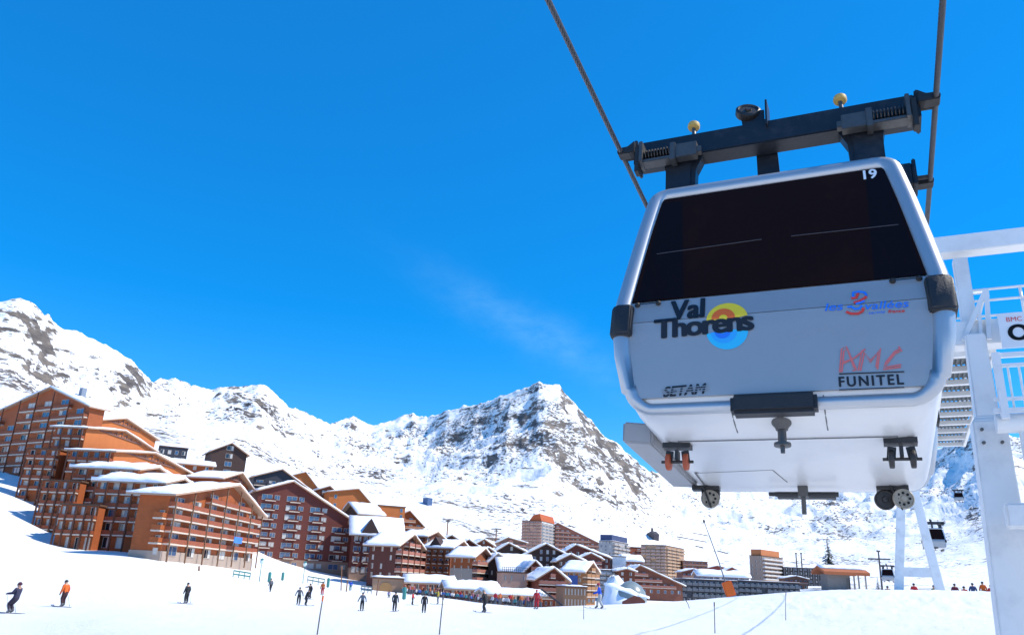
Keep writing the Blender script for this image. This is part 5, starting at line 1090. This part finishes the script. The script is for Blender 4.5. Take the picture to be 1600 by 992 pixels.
def person(px, ytop, yfoot, jacket, trousers, label, face, hat=(0.03, 0.03, 0.035), skis=True, poles=0, board=False, rmin=6, D=None, group='skiers on the piste', hide=0.0, **k):
    """face: compass way the figure looks; poles: number of ski poles held"""
    if D is None: p, D = hit(px, yfoot, rmin)
    else: p = at(px, yfoot, D); p.z = ground(p.x, p.y) if hide == 0 else p.z - hide
    me, P = person_mesh(jacket, trousers, **k)
    tall = max(v.co.z for v in me.vertices); want = (yfoot - ytop) / FPX * (p - Vector((0, 0, EYE))).dot(Vector(fw)) if hide == 0 else 1.75
    sc = min(max(want / (tall + 0.06), 0.74), 1.1) * 0.94
    root = bpy.data.objects.new('person', me); link(root); root.location = p + Vector((0, 0, 0.02)); root.rotation_euler = (0, 0, -R(face)); root.scale = (sc,) * 3; tag(root, label, 'person', group)
    sk, jw = P['skull'][0], P['jaw'][0]; ax = (sk - jw).normalized()
    mb = MB(); mb.lathe(sk - ax * 0.03, ax, [(0.112, 0), (0.118, 0.03), (0.108, 0.08), (0.07, 0.125), (0.02, 0.145)], 12); mb.build('helmet', cloth(hat) if sum(hat) > 0 else glove_m, root, smooth=True)
    fwd = ax.cross(Vector((1, 0, 0))) * -1
    if fwd.y < 0: fwd = -fwd
    mb = MB(); g0 = sk - ax * 0.05 + fwd * 0.085; mb.hexa([g0 + Vector((-.075, 0, 0)) - ax * .03 - fwd * .03, g0 + Vector((.075, 0, 0)) - ax * .03 - fwd * .03, g0 + Vector((.075, 0, 0)) + ax * .03 - fwd * .03, g0 + Vector((-.075, 0, 0)) + ax * .03 - fwd * .03], [g0 + Vector((-.06, 0, 0)) - ax * .03 + fwd * .03, g0 + Vector((.06, 0, 0)) - ax * .03 + fwd * .03, g0 + Vector((.06, 0, 0)) + ax * .03 + fwd * .03, g0 + Vector((-.06, 0, 0)) + ax * .03 + fwd * .03]); mb.build('goggles', gog_m, root)
    if skis:
        for s_ in 'lr':
            a = P['an' + s_][0]; mb = MB(); pts = [(-0.75, 0.0), (-0.7, 0.0), (0.75, 0.0), (0.88, 0.03), (0.96, 0.09)]
            for (y0, z0), (y1, z1) in zip(pts, pts[1:]): mb.hexa([(a.x - .045, a.y + y0, z0), (a.x + .045, a.y + y0, z0), (a.x + .045, a.y + y0, z0 + .02), (a.x - .045, a.y + y0, z0 + .02)], [(a.x - .045, a.y + y1, z1), (a.x + .045, a.y + y1, z1), (a.x + .045, a.y + y1, z1 + .02), (a.x - .045, a.y + y1, z1 + .02)])
            mb.build('ski', pbr('ski_topsheet', (0.12, 0.12, 0.16), 0.3, var=0.4, scale=5), root)
    wm = Matrix.Translation(root.location) @ Matrix.Rotation(-R(face), 4, 'Z') @ Matrix.Scale(sc, 4)
    for q in range(poles):
        s_ = 'lr'[q]; h_ = P['pa' + s_][0]; a = wm @ (h_ + Vector((0, 0, 0.06))); b = wm @ (h_ + Vector((0.06 * (1 if s_ == 'r' else -1), -0.35, -h_.z + 0.02)))
        mb = MB(); mb.tube([a, b], 0.009, 6); mb.lathe(b + (a - b).normalized() * 0.08, (a - b), [(0.01, 0), (0.05, 0.005), (0.05, 0.012), (0.01, 0.016)], 8)
        o = mb.build('ski_pole', pbr('ski_pole_alloy', (0.3, 0.3, 0.32), 0.3, 0.6)); tag(o, 'thin ski pole in the %s hand of the %s' % ({'l': 'left', 'r': 'right'}[s_], poles_of), 'ski pole', 'ski poles')
    return root
NV, BK, GY, OR_, RD, YL, BL, TE = (0.03, 0.028, 0.06), (0.014, 0.014, 0.018), (0.10, 0.11, 0.13), (0.62, 0.11, 0.012), (0.5, 0.02, 0.03), (0.45, 0.34, 0.03), (0.01, 0.08, 0.55), (0.03, 0.2, 0.22)
poles_of = 'skier in dark navy'
person(16, 903, 958, NV, (0.03, 0.02, 0.04), 'skier in dark navy leaning back at the far left edge of the piste', -80, hat=(0.06, 0.01, 0.03), lean=-0.12, crouch=0.55, arms='forward', poles=2)
poles_of = 'skier in orange'
person(97, 907, 948, OR_, (0.04, 0.012, 0.016), 'skier in a bright orange jacket and dark trousers looking left', -70, lean=0.12, crouch=0.15, arms='down', poles=2, stride=0.06)
poles_of = 'lone skier in black'
person(290, 911, 943, BK, BK, 'lone skier all in black standing on the empty white piste', -60, lean=0.06, arms='down', poles=2, hat=BK)
person(422, 904, 925, GY, BK, 'person in grey walking across the snow below the tall red-brown block', -50, skis=False, stride=0.18, lean=0.1)
person(466, 918, 944, GY, BK, 'leftmost of three dark skiers standing close together', 170, arms='wide')
person(477, 921, 946, BK, BK, 'middle one of three dark skiers, bent forward', 60, lean=0.35, crouch=0.2, arms='forward')
person(483, 912, 936, BK, NV, 'rearmost of three dark skiers with an arm stretched out', 200, arms='one')
person(503, 909, 930, (0.5, 0.12, 0.02), RD, 'person in orange top and red trousers by the slanted marker pole', 190, skis=False)
person(547, 907, 923, BL, TE, 'person in a blue coat by the wooden posts', 180, skis=False)
person(565, 926, 954, (0.10, 0.13, 0.17), BK, 'skier in a grey-blue jacket left of the pair on the piste centre', 185, arms='wide')
person(616, 925, 955, (0.02, 0.03, 0.04), BK, 'standing skier in dark jacket seen from behind, between grey-blue and red jackets', 10)
person(607, 923, 934, (0.3, 0.25, 0.4), GY, 'small crouching child in pale lilac on the snow', 150, skis=False, crouch=0.9, lean=0.5, arms='forward')
person(644, 925, 945, RD, BK, 'skier in a red jacket and black trousers near the yellow jacket', 100, arms='wide', stride=0.1)
person(662, 928, 957, BK, BK, 'skier all in black between the red and the yellow jacket', 175)
person(684, 921, 944, YL, GY, 'skier in a mustard yellow jacket holding one arm out', -90, arms='one')
person(757, 919, 957, BK, BK, 'skier in black turning with bent knees before the pavilion', -60, hat=(0.3, 0.28, 0.25), lean=0.28, crouch=0.35, arms='forward', stride=0.16)
person(838, 922, 951, RD, RD, 'skier in a full red suit beside the pavilion', 190, hat=RD)
poles_of = 'skier in royal blue'
person(937, 912, 951, BL, (0.42, 0.42, 0.40), 'skier in a royal blue jacket and pale trousers with long skis', -75, hat=(0.3, 0.02, 0.06), stride=0.22, lean=0.15, crouch=0.15, arms='forward')
person(952, 913, 937, (0.55, 0.55, 0.55), (0.2, 0.03, 0.03), 'person in a pale jacket behind the royal blue skier', 180, skis=False)
person(964, 914, 938, BK, NV, 'person in dark clothes next to the pale jacket', 180, skis=False)
person(1040, 912, 938, BK, BK, 'left one of the dark pair walking at the snow crest', 30, skis=False, stride=0.15)
person(1050, 912, 938, BK, BK, 'right one of the dark pair walking at the snow crest, wider stride', 120, skis=False, stride=0.28)
for x, y, c, lb in ((1388, 920, BK, 'dark head and shoulders left of the pylon behind the crest'), (1429, 916, RD, 'red-black figure between the pylon legs behind the crest'), (1461, 919, (0.2, 0.2, 0.1), 'olive figure at the right foot of the pylon'), (1493, 917, (0.12, 0.01, 0.03), 'dark red figure behind the crest right of the pylon'), (1508, 921, RD, 'small red figure low behind the crest'), (1521, 916, (0.03, 0.06, 0.16), 'dark blue figure behind the crest beside the orange one'), (1537, 914, OR_, 'bright orange figure behind the crest near the white tower'), (1550, 919, RD, 'red figure partly hidden by the white tower leg')):
    person(x, y - 10, y + 10, c, BK, 'seated person, ' + lb, 190 + (x % 7) * 10, skis=False, D=88, hide=0.5, group='people resting behind the snow crest', seated=True, hat=BK)
# the terrace crowd, a few pixels each
CC = [('red', RD), ('white', (0.6, 0.6, 0.62)), ('black', BK), ('blue', (0.03, 0.10, 0.35)), ('orange', (0.5, 0.13, 0.04)), ('teal', (0.05, 0.25, 0.3)), ('pink', (0.55, 0.2, 0.25))]
crowd = [person_mesh(c, BK if i % 2 else GY, lean=-0.15 if i % 2 else 0.05, seated=bool(i % 2))[0] for i, (_, c) in enumerate(CC)]
rc_ = random.Random(5)
def put_crowd(x0, x1, y0, y1, D, n_, where, grp):
    for k in range(n_):
        t = (k + rc_.random() * 0.8) / n_; i = rc_.randrange(len(CC)); p = at(x0 + (x1 - x0) * t, y0 + (y1 - y0) * t + rc_.random() * 1.5, D + rc_.uniform(-2, 2))
        o = bpy.data.objects.new('person', crowd[i]); link(o); o.location = (p.x, p.y, ground(p.x, p.y)); o.rotation_euler = (0, 0, rc_.random() * 6.28); tag(o, 'tiny person in a %s jacket %s' % (CC[i][0], where), 'person', grp)
put_crowd(628, 768, 921, 940, 157, 46, 'on the crowded terrace before the long rose restaurant', 'people on the long terrace')
put_crowd(768, 846, 942, 949, 124, 22, 'in front of the open pavilion', 'people at the pavilion')
# ------------------------------------------------------------------ poles, lamps, barriers on the piste
dark_m = pbr('dark_pole', (0.10, 0.085, 0.08), 0.6, var=0.4, scale=8); orange_m = pbr('orange_foam', (0.75, 0.13, 0.01), 0.7, var=0.15, scale=4); green_m = pbr('teal_paint', (0.04, 0.22, 0.2), 0.5); tan_m = pbr('wooden_post', (0.22, 0.1, 0.05), 0.8, var=0.3)
def marker(px0, y0, px1, y1, label, r=0.022, mat=dark_m, band=None):
    """px0, y0: foot; px1, y1: tip"""
    p, D = hit(px0, y0); q = at(px1, y1, D); root = empty('marker_pole', p); tag(root, label, 'pole', 'marker poles on the piste')
    mb = MB(); mb.tube([(0, 0, -0.3), tuple((q - p) * 0.5), tuple(q - p)], [r, r * 0.95, r * 0.8], 8); mb.build('pole', mat, root, smooth=True)
    mb = MB(); mb.tube([tuple((q - p) * 0.86), tuple(q - p)], r * 1.35, 8); mb.build('tip_band', band or mat, root)
marker(495, 991, 505, 930, 'thin dark marker pole leaning right, below the person in red trousers', band=orange_m)
marker(686, 991, 693, 928, 'thin dark marker pole below the mustard yellow jacket')
marker(912, 967, 912, 936, 'short marker pole left of the royal blue skier', 0.015)
marker(1117, 989, 1116, 940, 'marker pole in the right foreground where the rope shadow passes', 0.016)
marker(1227, 968, 1228, 925, 'marker pole right of centre on the bumpy snow crest', 0.013)
marker(1079, 950, 1072, 938, 'very short leaning stake left of the dark slate block', 0.02)
marker(533, 922, 534, 884, 'brown wooden post left of the blue coat', 0.09, tan_m)
marker(541, 924, 543, 906, 'shorter brown wooden post next to the blue coat', 0.10, tan_m)
marker(588, 930, 592, 905, 'brown post by the cream restaurant gate', 0.09, tan_m)
marker(311, 892, 311, 884, 'stubby brown post at the foot of the big timber chalet', 0.14, tan_m)
for px, y0, y1, lb in ((441, 907, 895, 'teal padded post below the navy and red blocks'), (420, 910, 895, 'teal padded post behind the grey walker'), (512, 918, 904, 'teal padded post right of the red trousers'), (631, 937, 918, 'teal padded post behind the red jacket')):
    p, D = hit(px, y0); h_ = (y0 - y1) / FPX * D; root = empty('padded_post', p); tag(root, lb, 'post', 'padded posts'); mb = MB(); mb.tube([(0, 0, -0.2), (0, 0, h_)], 0.06, 8); mb.build('pole', dark_m, root); mb = MB(); mb.lathe((0, 0, 0.1), (0, 0, 1), [(0.2, 0), (0.24, 0.08), (0.24, h_ * .8), (0.2, h_ * .88)], 10); mb.build('pad', green_m, root, smooth=True)
def barrier(px0, y0, px1, y1, hpx, label, mat):
    (a, D), (b, D2) = hit(px0, y0), hit(px1, y1); root = empty('barrier', a); tag(root, label, 'fence', 'barriers on the piste'); h_ = hpx / FPX * D; d = b - a
    for k in (0.45, 0.95): mb = MB(); mb.bar((0, 0, h_ * k), tuple(d + Vector((0, 0, h_ * k))), 0.07, 0.2); mb.build('rail', mat, root)
    for k in (0, 0.33, 0.66, 1): mb = MB(); q = d * k; mb.bar((q.x, q.y, q.z - 0.2), (q.x, q.y, q.z + h_ * 1.05), 0.1); mb.build('post', mat, root)
barrier(364, 901, 390, 905, 9, 'teal plank barrier at the corner of the big timber chalet', green_m)
barrier(480, 910, 506, 915, 9, 'teal plank barrier behind the three dark skiers', green_m)
barrier(564, 925, 580, 927, 9, 'grey-green barrier right of the blue coat', pbr('grey_green', (0.16, 0.22, 0.2), 0.6))
def lamp(px, y0, y1, label, mat):
    p, D = hit(px, y0); h_ = (y0 - y1) / FPX * D; root = empty('street_lamp', p); tag(root, label, 'lamp', 'lamps along the piste'); mb = MB(); mb.tube([(0, 0, -.2), (0, 0, h_)], [0.07, 0.05], 8); mb.build('pole', mat, root); mb = MB(); mb.lathe((0, 0, h_ - .1), (0, 0, 1), [(0.1, 0), (0.3, 0.25), (0.34, 0.5), (0.2, 0.66), (0.05, 0.72)], 12); mb.build('lamp_head', pbr('frosted_lamp', (0.62, 0.75, 0.74), 0.3), root, smooth=True); mb = MB(); mb.lathe((0, 0, h_ + .6), (0, 0, 1), [(0.36, 0), (0.2, 0.14), (0.04, 0.2)], 12); mb.build('lamp_cap', mat, root)
lamp(405, 908, 884, 'slim lamp with pale head between big timber chalet and red-brown block', green_m)
lamp(473, 911, 887, 'slim lamp with pale head before the middle of the red-brown block', green_m)
# leaning lance with its orange mattress
D = 80.0; p = at(1143, 928, D); p.z = min(p.z, ground(p.x, p.y)); q = at(1100, 814, D); d = q - p
root = empty('snow_lance', p); tag(root, 'leaning thin snow-making lance with an orange padded foot on the crest', 'snow lance')
mb = MB(); mb.tube([(0, 0, -.5), tuple(d * 0.45), tuple(d)], [0.07, 0.055, 0.04], 8); mb.build('pole', pbr('grey_pole', (0.16, 0.16, 0.17), 0.5), root)
mb = MB(); mb.tube([tuple(d * 0.985), tuple(d * 1.02)], [0.13, 0.09], 8); mb.build('nozzle', dark_m, root)
X_ = Vector(cr); Z_ = d.normalized(); Y_ = Z_.cross(X_).normalized(); X_ = Y_.cross(Z_)
mb = MB(); mb.obox(d.normalized() * 0.7, (0.9, 0.42, 1.35), 0, X_, Y_, Z_); mb.build('padding', orange_m, root, bevel=0.06, smooth=True)
# ------------------------------------------------------------------ farther lift masts, hut, trees
def mast(px, y0, y1, D, label, arms, mat=tan_m):
    p = at(px, y0, D); h_ = (y0 - y1) / FPX * D; root = empty('lift_mast', p, -R(20)); tag(root, label, 'mast', 'far lift masts'); mb = MB(); mb.tube([(0, 0, -4), (0, 0, h_)], [0.12 + D / 1400, 0.08 + D / 2100], 8); mb.build('pole', mat, root)
    for k, w in arms: mb = MB(); t_ = 0.05 + D / 1800; mb.box(-w, w, -t_, t_, h_ * k - t_, h_ * k + t_); mb.build('cross_arm', dark_m, root)
mast(698, 842, 813, 420, 'brown lift mast with a flat cross arm above the triangular dormer chalet', ((0.98, 3.0), (0.9, 1.2)))
mast(774, 862, 828, 450, 'brown lift mast with a flat cross arm above the twin dark gables', ((0.98, 3.0), (0.9, 1.2)))
mast(1377, 906, 868, 260, 'dark mast with side arms left of the white pylon', ((0.99, 0.5), (0.72, 3.0)), dark_m)
mast(1245, 884, 866, 620, 'left one of two thin masts over the dark ribbed block', ((0.95, 0.7),), dark_m)
mast(1253, 884, 866, 620, 'right one of two thin masts over the dark ribbed block', ((0.95, 0.7),), dark_m)
p = at(1292, 922, 460); hut = empty('station_hut', p, math.pi / 2 - R(82)); tag(hut, 'small lift hut with overhanging orange roof and snow at the foot of the spruce', 'hut')
u_ = (at(1358, 922, 460) - p).length; hh = (922 - 900) / FPX * 460
mb = MB(); mb.box(1.5, u_ - 6, 1, 8, -4, hh); mb.build('wall', plaster((0.22, 0.2, 0.18)), hut)
mb = MB(); mb.hexa([(-2, -2.5, hh - .3), (u_ + 3.5, -2.5, hh - .3), (u_ + 3.5, -2.5, hh + 1.2), (-2, -2.5, hh + 1.2)], [(-2, 4.5, hh + 3.0), (u_ + 3.5, 4.5, hh + 3.0), (u_ + 3.5, 4.5, hh + 4.2), (-2, 4.5, hh + 4.2)]); mb.hexa([(-2, 11, hh - .3), (u_ + 3.5, 11, hh - .3), (u_ + 3.5, 11, hh + 1.2), (-2, 11, hh + 1.2)], [(-2, 4.5, hh + 3.0), (u_ + 3.5, 4.5, hh + 3.0), (u_ + 3.5, 4.5, hh + 4.2), (-2, 4.5, hh + 4.2)]); rf = mb.build('roof', wood((0.42, 0.12, 0.04)), hut)
ms = MB(); uneven_snow(ms, [(-2, 0.8, hh + 2.75), (u_ + 3, 0.8, hh + 2.75), (u_ + 3, 4.6, hh + 4.25), (-2, 4.6, hh + 4.25)], 0.8, 8, 4, 3); ms.build('roof_snow', roofsnow, rf, smooth='all')
for x in (u_ - 5, u_ - 2.5, u_ + 1.5): mb = MB(); mb.box(x - .3, x + .3, -1.5, -.9, -3, hh); mb.build('post', pbr('pale_post', (0.4, 0.33, 0.27), 0.7), hut)
mb = MB(); mb.box(u_ - 8, u_ - 6.2, 0.9, 1.0, 0.4, hh * .8); mb.build('window', glass_d, hut)
needle = pbr('spruce_needles', (0.035, 0.045, 0.025), 0.8, var=0.5, scale=1.5); bark = pbr('bark', (0.09, 0.06, 0.045), 0.9)
def spruce(px, y0, y1, D, label, n_t, snow_p, seed):
    p = at(px, y0, D); h_ = (y0 - y1) / FPX * D; root = empty('spruce', p); tag(root, label, 'tree', 'trees by the lift'); rg = random.Random(seed)
    mb = MB(); mb.tube([(0, 0, -3), (0, 0, h_ * .5), (0, 0, h_ * .98)], [h_ * .022, h_ * .014, h_ * .003], 8); mb.build('trunk', bark, root)
    mb = MB()
    for k in range(n_t):
        t = k / (n_t - 1); z = h_ * (0.06 + 0.92 * t); rad = h_ * 0.24 * (1 - t) ** 0.8 + h_ * .015
        for j in range(int(13 - 7 * t)):
            a = rg.random() * 6.283; L_b = rad * rg.uniform(0.55, 1.12); dx, dy = math.cos(a), math.sin(a); dr = L_b * rg.uniform(0.12, 0.4)
            for s in range(5):   # sprays along the branch
                f0, f1 = s / 5, (s + 1.25) / 5; w = L_b * 0.16 * (1.15 - 0.75 * f0) * rg.uniform(0.6, 1.3); jz = rg.uniform(-.03, .03) * h_
                c0 = Vector((dx * L_b * f0, dy * L_b * f0, z - dr * f0 ** 1.5)); c1 = Vector((dx * L_b * f1, dy * L_b * f1, z - dr * f1 ** 1.5 + jz * .4)); sd = Vector((-dy, dx, rg.uniform(-.5, .3))) * w
                mb.mi = 0; mb.poly([c0 + sd * .6, c0 - sd * .6, c1 - sd + Vector((0, 0, -w * .5)), c1 + sd + Vector((0, 0, -w * .3))])
                if rg.random() < snow_p: mb.mi = 1; o_ = Vector((0, 0, w * .22 + .03)); mb.poly([c0 + sd * .45 + o_, c0 - sd * .45 + o_, c1 - sd * .7 + o_, c1 + sd * .7 + o_])
    bm = mb.bm; me = bpy.data.meshes.new('crown'); bm.to_mesh(me); bm.free(); me.materials.append(needle); me.materials.append(roofsnow); link(bpy.data.objects.new('crown', me), root)
spruce(1297, 900, 848, 500, 'tall dusky spruce dusted with snow behind the orange-roofed hut', 26, 0.35, 2)
spruce(1373, 924, 904, 190, 'small snowy young spruce beside the dark mast', 14, 0.6, 4)
# glazed igloo bar and its red hut
p = at(985, 944, 140); ig = empty('igloo_bar', p); tag(ig, 'snow-covered domed bar with a glazed front left of the dark pair', 'bar')
mb = MB(); mb.lathe((0, 0, -1), (0, 0, 1), [(2.6, 0), (2.75, 1.6), (2.5, 3.0), (1.8, 4.0), (0.8, 4.6), (0.1, 4.75)], 20); mb.build('dome', pbr('dome_panels', (0.22, 0.26, 0.26), 0.3, var=0.5, scale=0.7), ig, smooth=True)
mb = MB(); rg = random.Random(3); mb.lathe((-1.3, 0.8, -1), (-.25, 0.1, 1), [(4.4, 0), (3.6, 1.6), (2.3, 3.0), (1.5, 4.4), (0.6, 5.4), (0.1, 5.6)], 14)
for v in mb.bm.verts: v.co += Vector((rg.uniform(-.3, .3), rg.uniform(-.3, .3), rg.uniform(-.25, .25)))
mb.build('snow_cover', roofsnow, ig, smooth='all')
p = at(990, 946, 118); sh = empty('snowed_shed', p, -R(10)); tag(sh, 'low red-brown shed under a hanging snow roof before the domed bar', 'shed')
mb = MB(); mb.prism([(-1.6, 0, -1), (1.6, 0, -1), (1.6, 0, .7), (0.4, 0, 1.5), (-1.6, 0, .5)], (0, 3, 0)); mb.build('wall', wood((0.2, 0.06, 0.04)), sh)
ms = MB(); uneven_snow(ms, [(-4.2, -.4, 2.6), (-4.2, 3.4, 2.6), (0.6, 3.4, 1.25), (0.6, -.4, 1.25)], 0.5, 6, 4, 8); uneven_snow(ms, [(0.4, -.4, 1.3), (0.4, 3.4, 1.3), (2.2, 3.4, 1.0), (2.2, -.4, 1.0)], 0.35, 4, 4, 9); ms.build('roof_snow', roofsnow, sh, smooth='all')
# stairs by the pavilion
Da = 130.0; a = at(880, 948, Da); b = at(846, 922, Da + 2); st = empty('staircase', a); tag(st, 'dark outdoor staircase slanting down right beside the pavilion', 'stairs'); d = b - a
for s in (0, 1.4): mb = MB(); mb.bar((0, s, 0.2), (d.x, d.y + s, d.z + .2), 0.12, 0.26); mb.build('stringer', pbr('dark_timber', (0.05, 0.04, 0.045), 0.7), st)
for k in range(10): mb = MB(); q = d * (k / 10 + .05); mb.box(q.x - .18, q.x + .18, q.y, q.y + 1.4, q.z + .1, q.z + .18); mb.build('tread', pbr('dark_timber', (0.05, 0.04, 0.045), 0.7), st)
# snow fences and a lift station high on the slope
for (x0, y0, x1, y1, lb) in ((1083, 834, 1106, 838, 'upper short snow fence on the far white slope'), (1058, 840, 1104, 848, 'longest snow fence on the far white slope'), (1087, 855, 1099, 857, 'smallest snow fence on the far white slope'), (1121, 862, 1137, 866, 'lowest snow fence on the far white slope, right of the lance')):
    (a, D1) = hit(x0, y0, 300); b = at(x1, y1, D1); b.z = a.z + (b.z - a.z); root = empty('snow_fence', a); tag(root, lb, 'fence', 'snow fences'); mb = MB(); n_ = 12; d = b - a; mb.bar((0, 0, 1.4), tuple(d + Vector((0, 0, 1.4))), 0.12, 1.2); mb.build('slats', dark_m, root)
    for k in range(5): q = d * k / 4; mb = MB(); mb.bar((q.x, q.y, q.z - 4), (q.x, q.y, q.z + 2.2), 0.2); mb.build('post', dark_m, root)
(a, D1) = hit(1016, 840, 300); ls = empty('lift_station', a, -R(70)); tag(ls, 'small dark lift station on the white slope above the broad tan tower', 'station'); k = D1 / 800
mb = MB(); mb.prism([(-7 * k, 0, -4), (7 * k, 0, -4), (8 * k, 0, 3 * k), (2 * k, 0, 6 * k), (-7 * k, 0, 4 * k)], (0, 7, 0)); mb.build('wall', wood((0.07, 0.06, 0.07)), ls); mb = MB(); mb.box(-1 * k, 1 * k, 2, 4, 5 * k, 9 * k); mb.build('mast_head', dark_m, ls)
(a, D1) = hit(664, 788, 300); ch = empty('blue_shed', a, -R(40)); tag(ch, 'tiny blue shed on the white slope above the orange blocks', 'shed'); k = D1 / 600
mb = MB(); mb.box(-2.5 * k, 2.5 * k, 0, 5 * k, -3, 5 * k); mb.build('wall', wood((0.06, 0.12, 0.25)), ch); mb = MB(); mb.prism([(-3 * k, -.5, 5 * k), (3 * k, -.5, 5 * k), (0, -.5, 6.8 * k)], (0, 6 * k, 0)); mb.build('roof', roofsnow, ch)
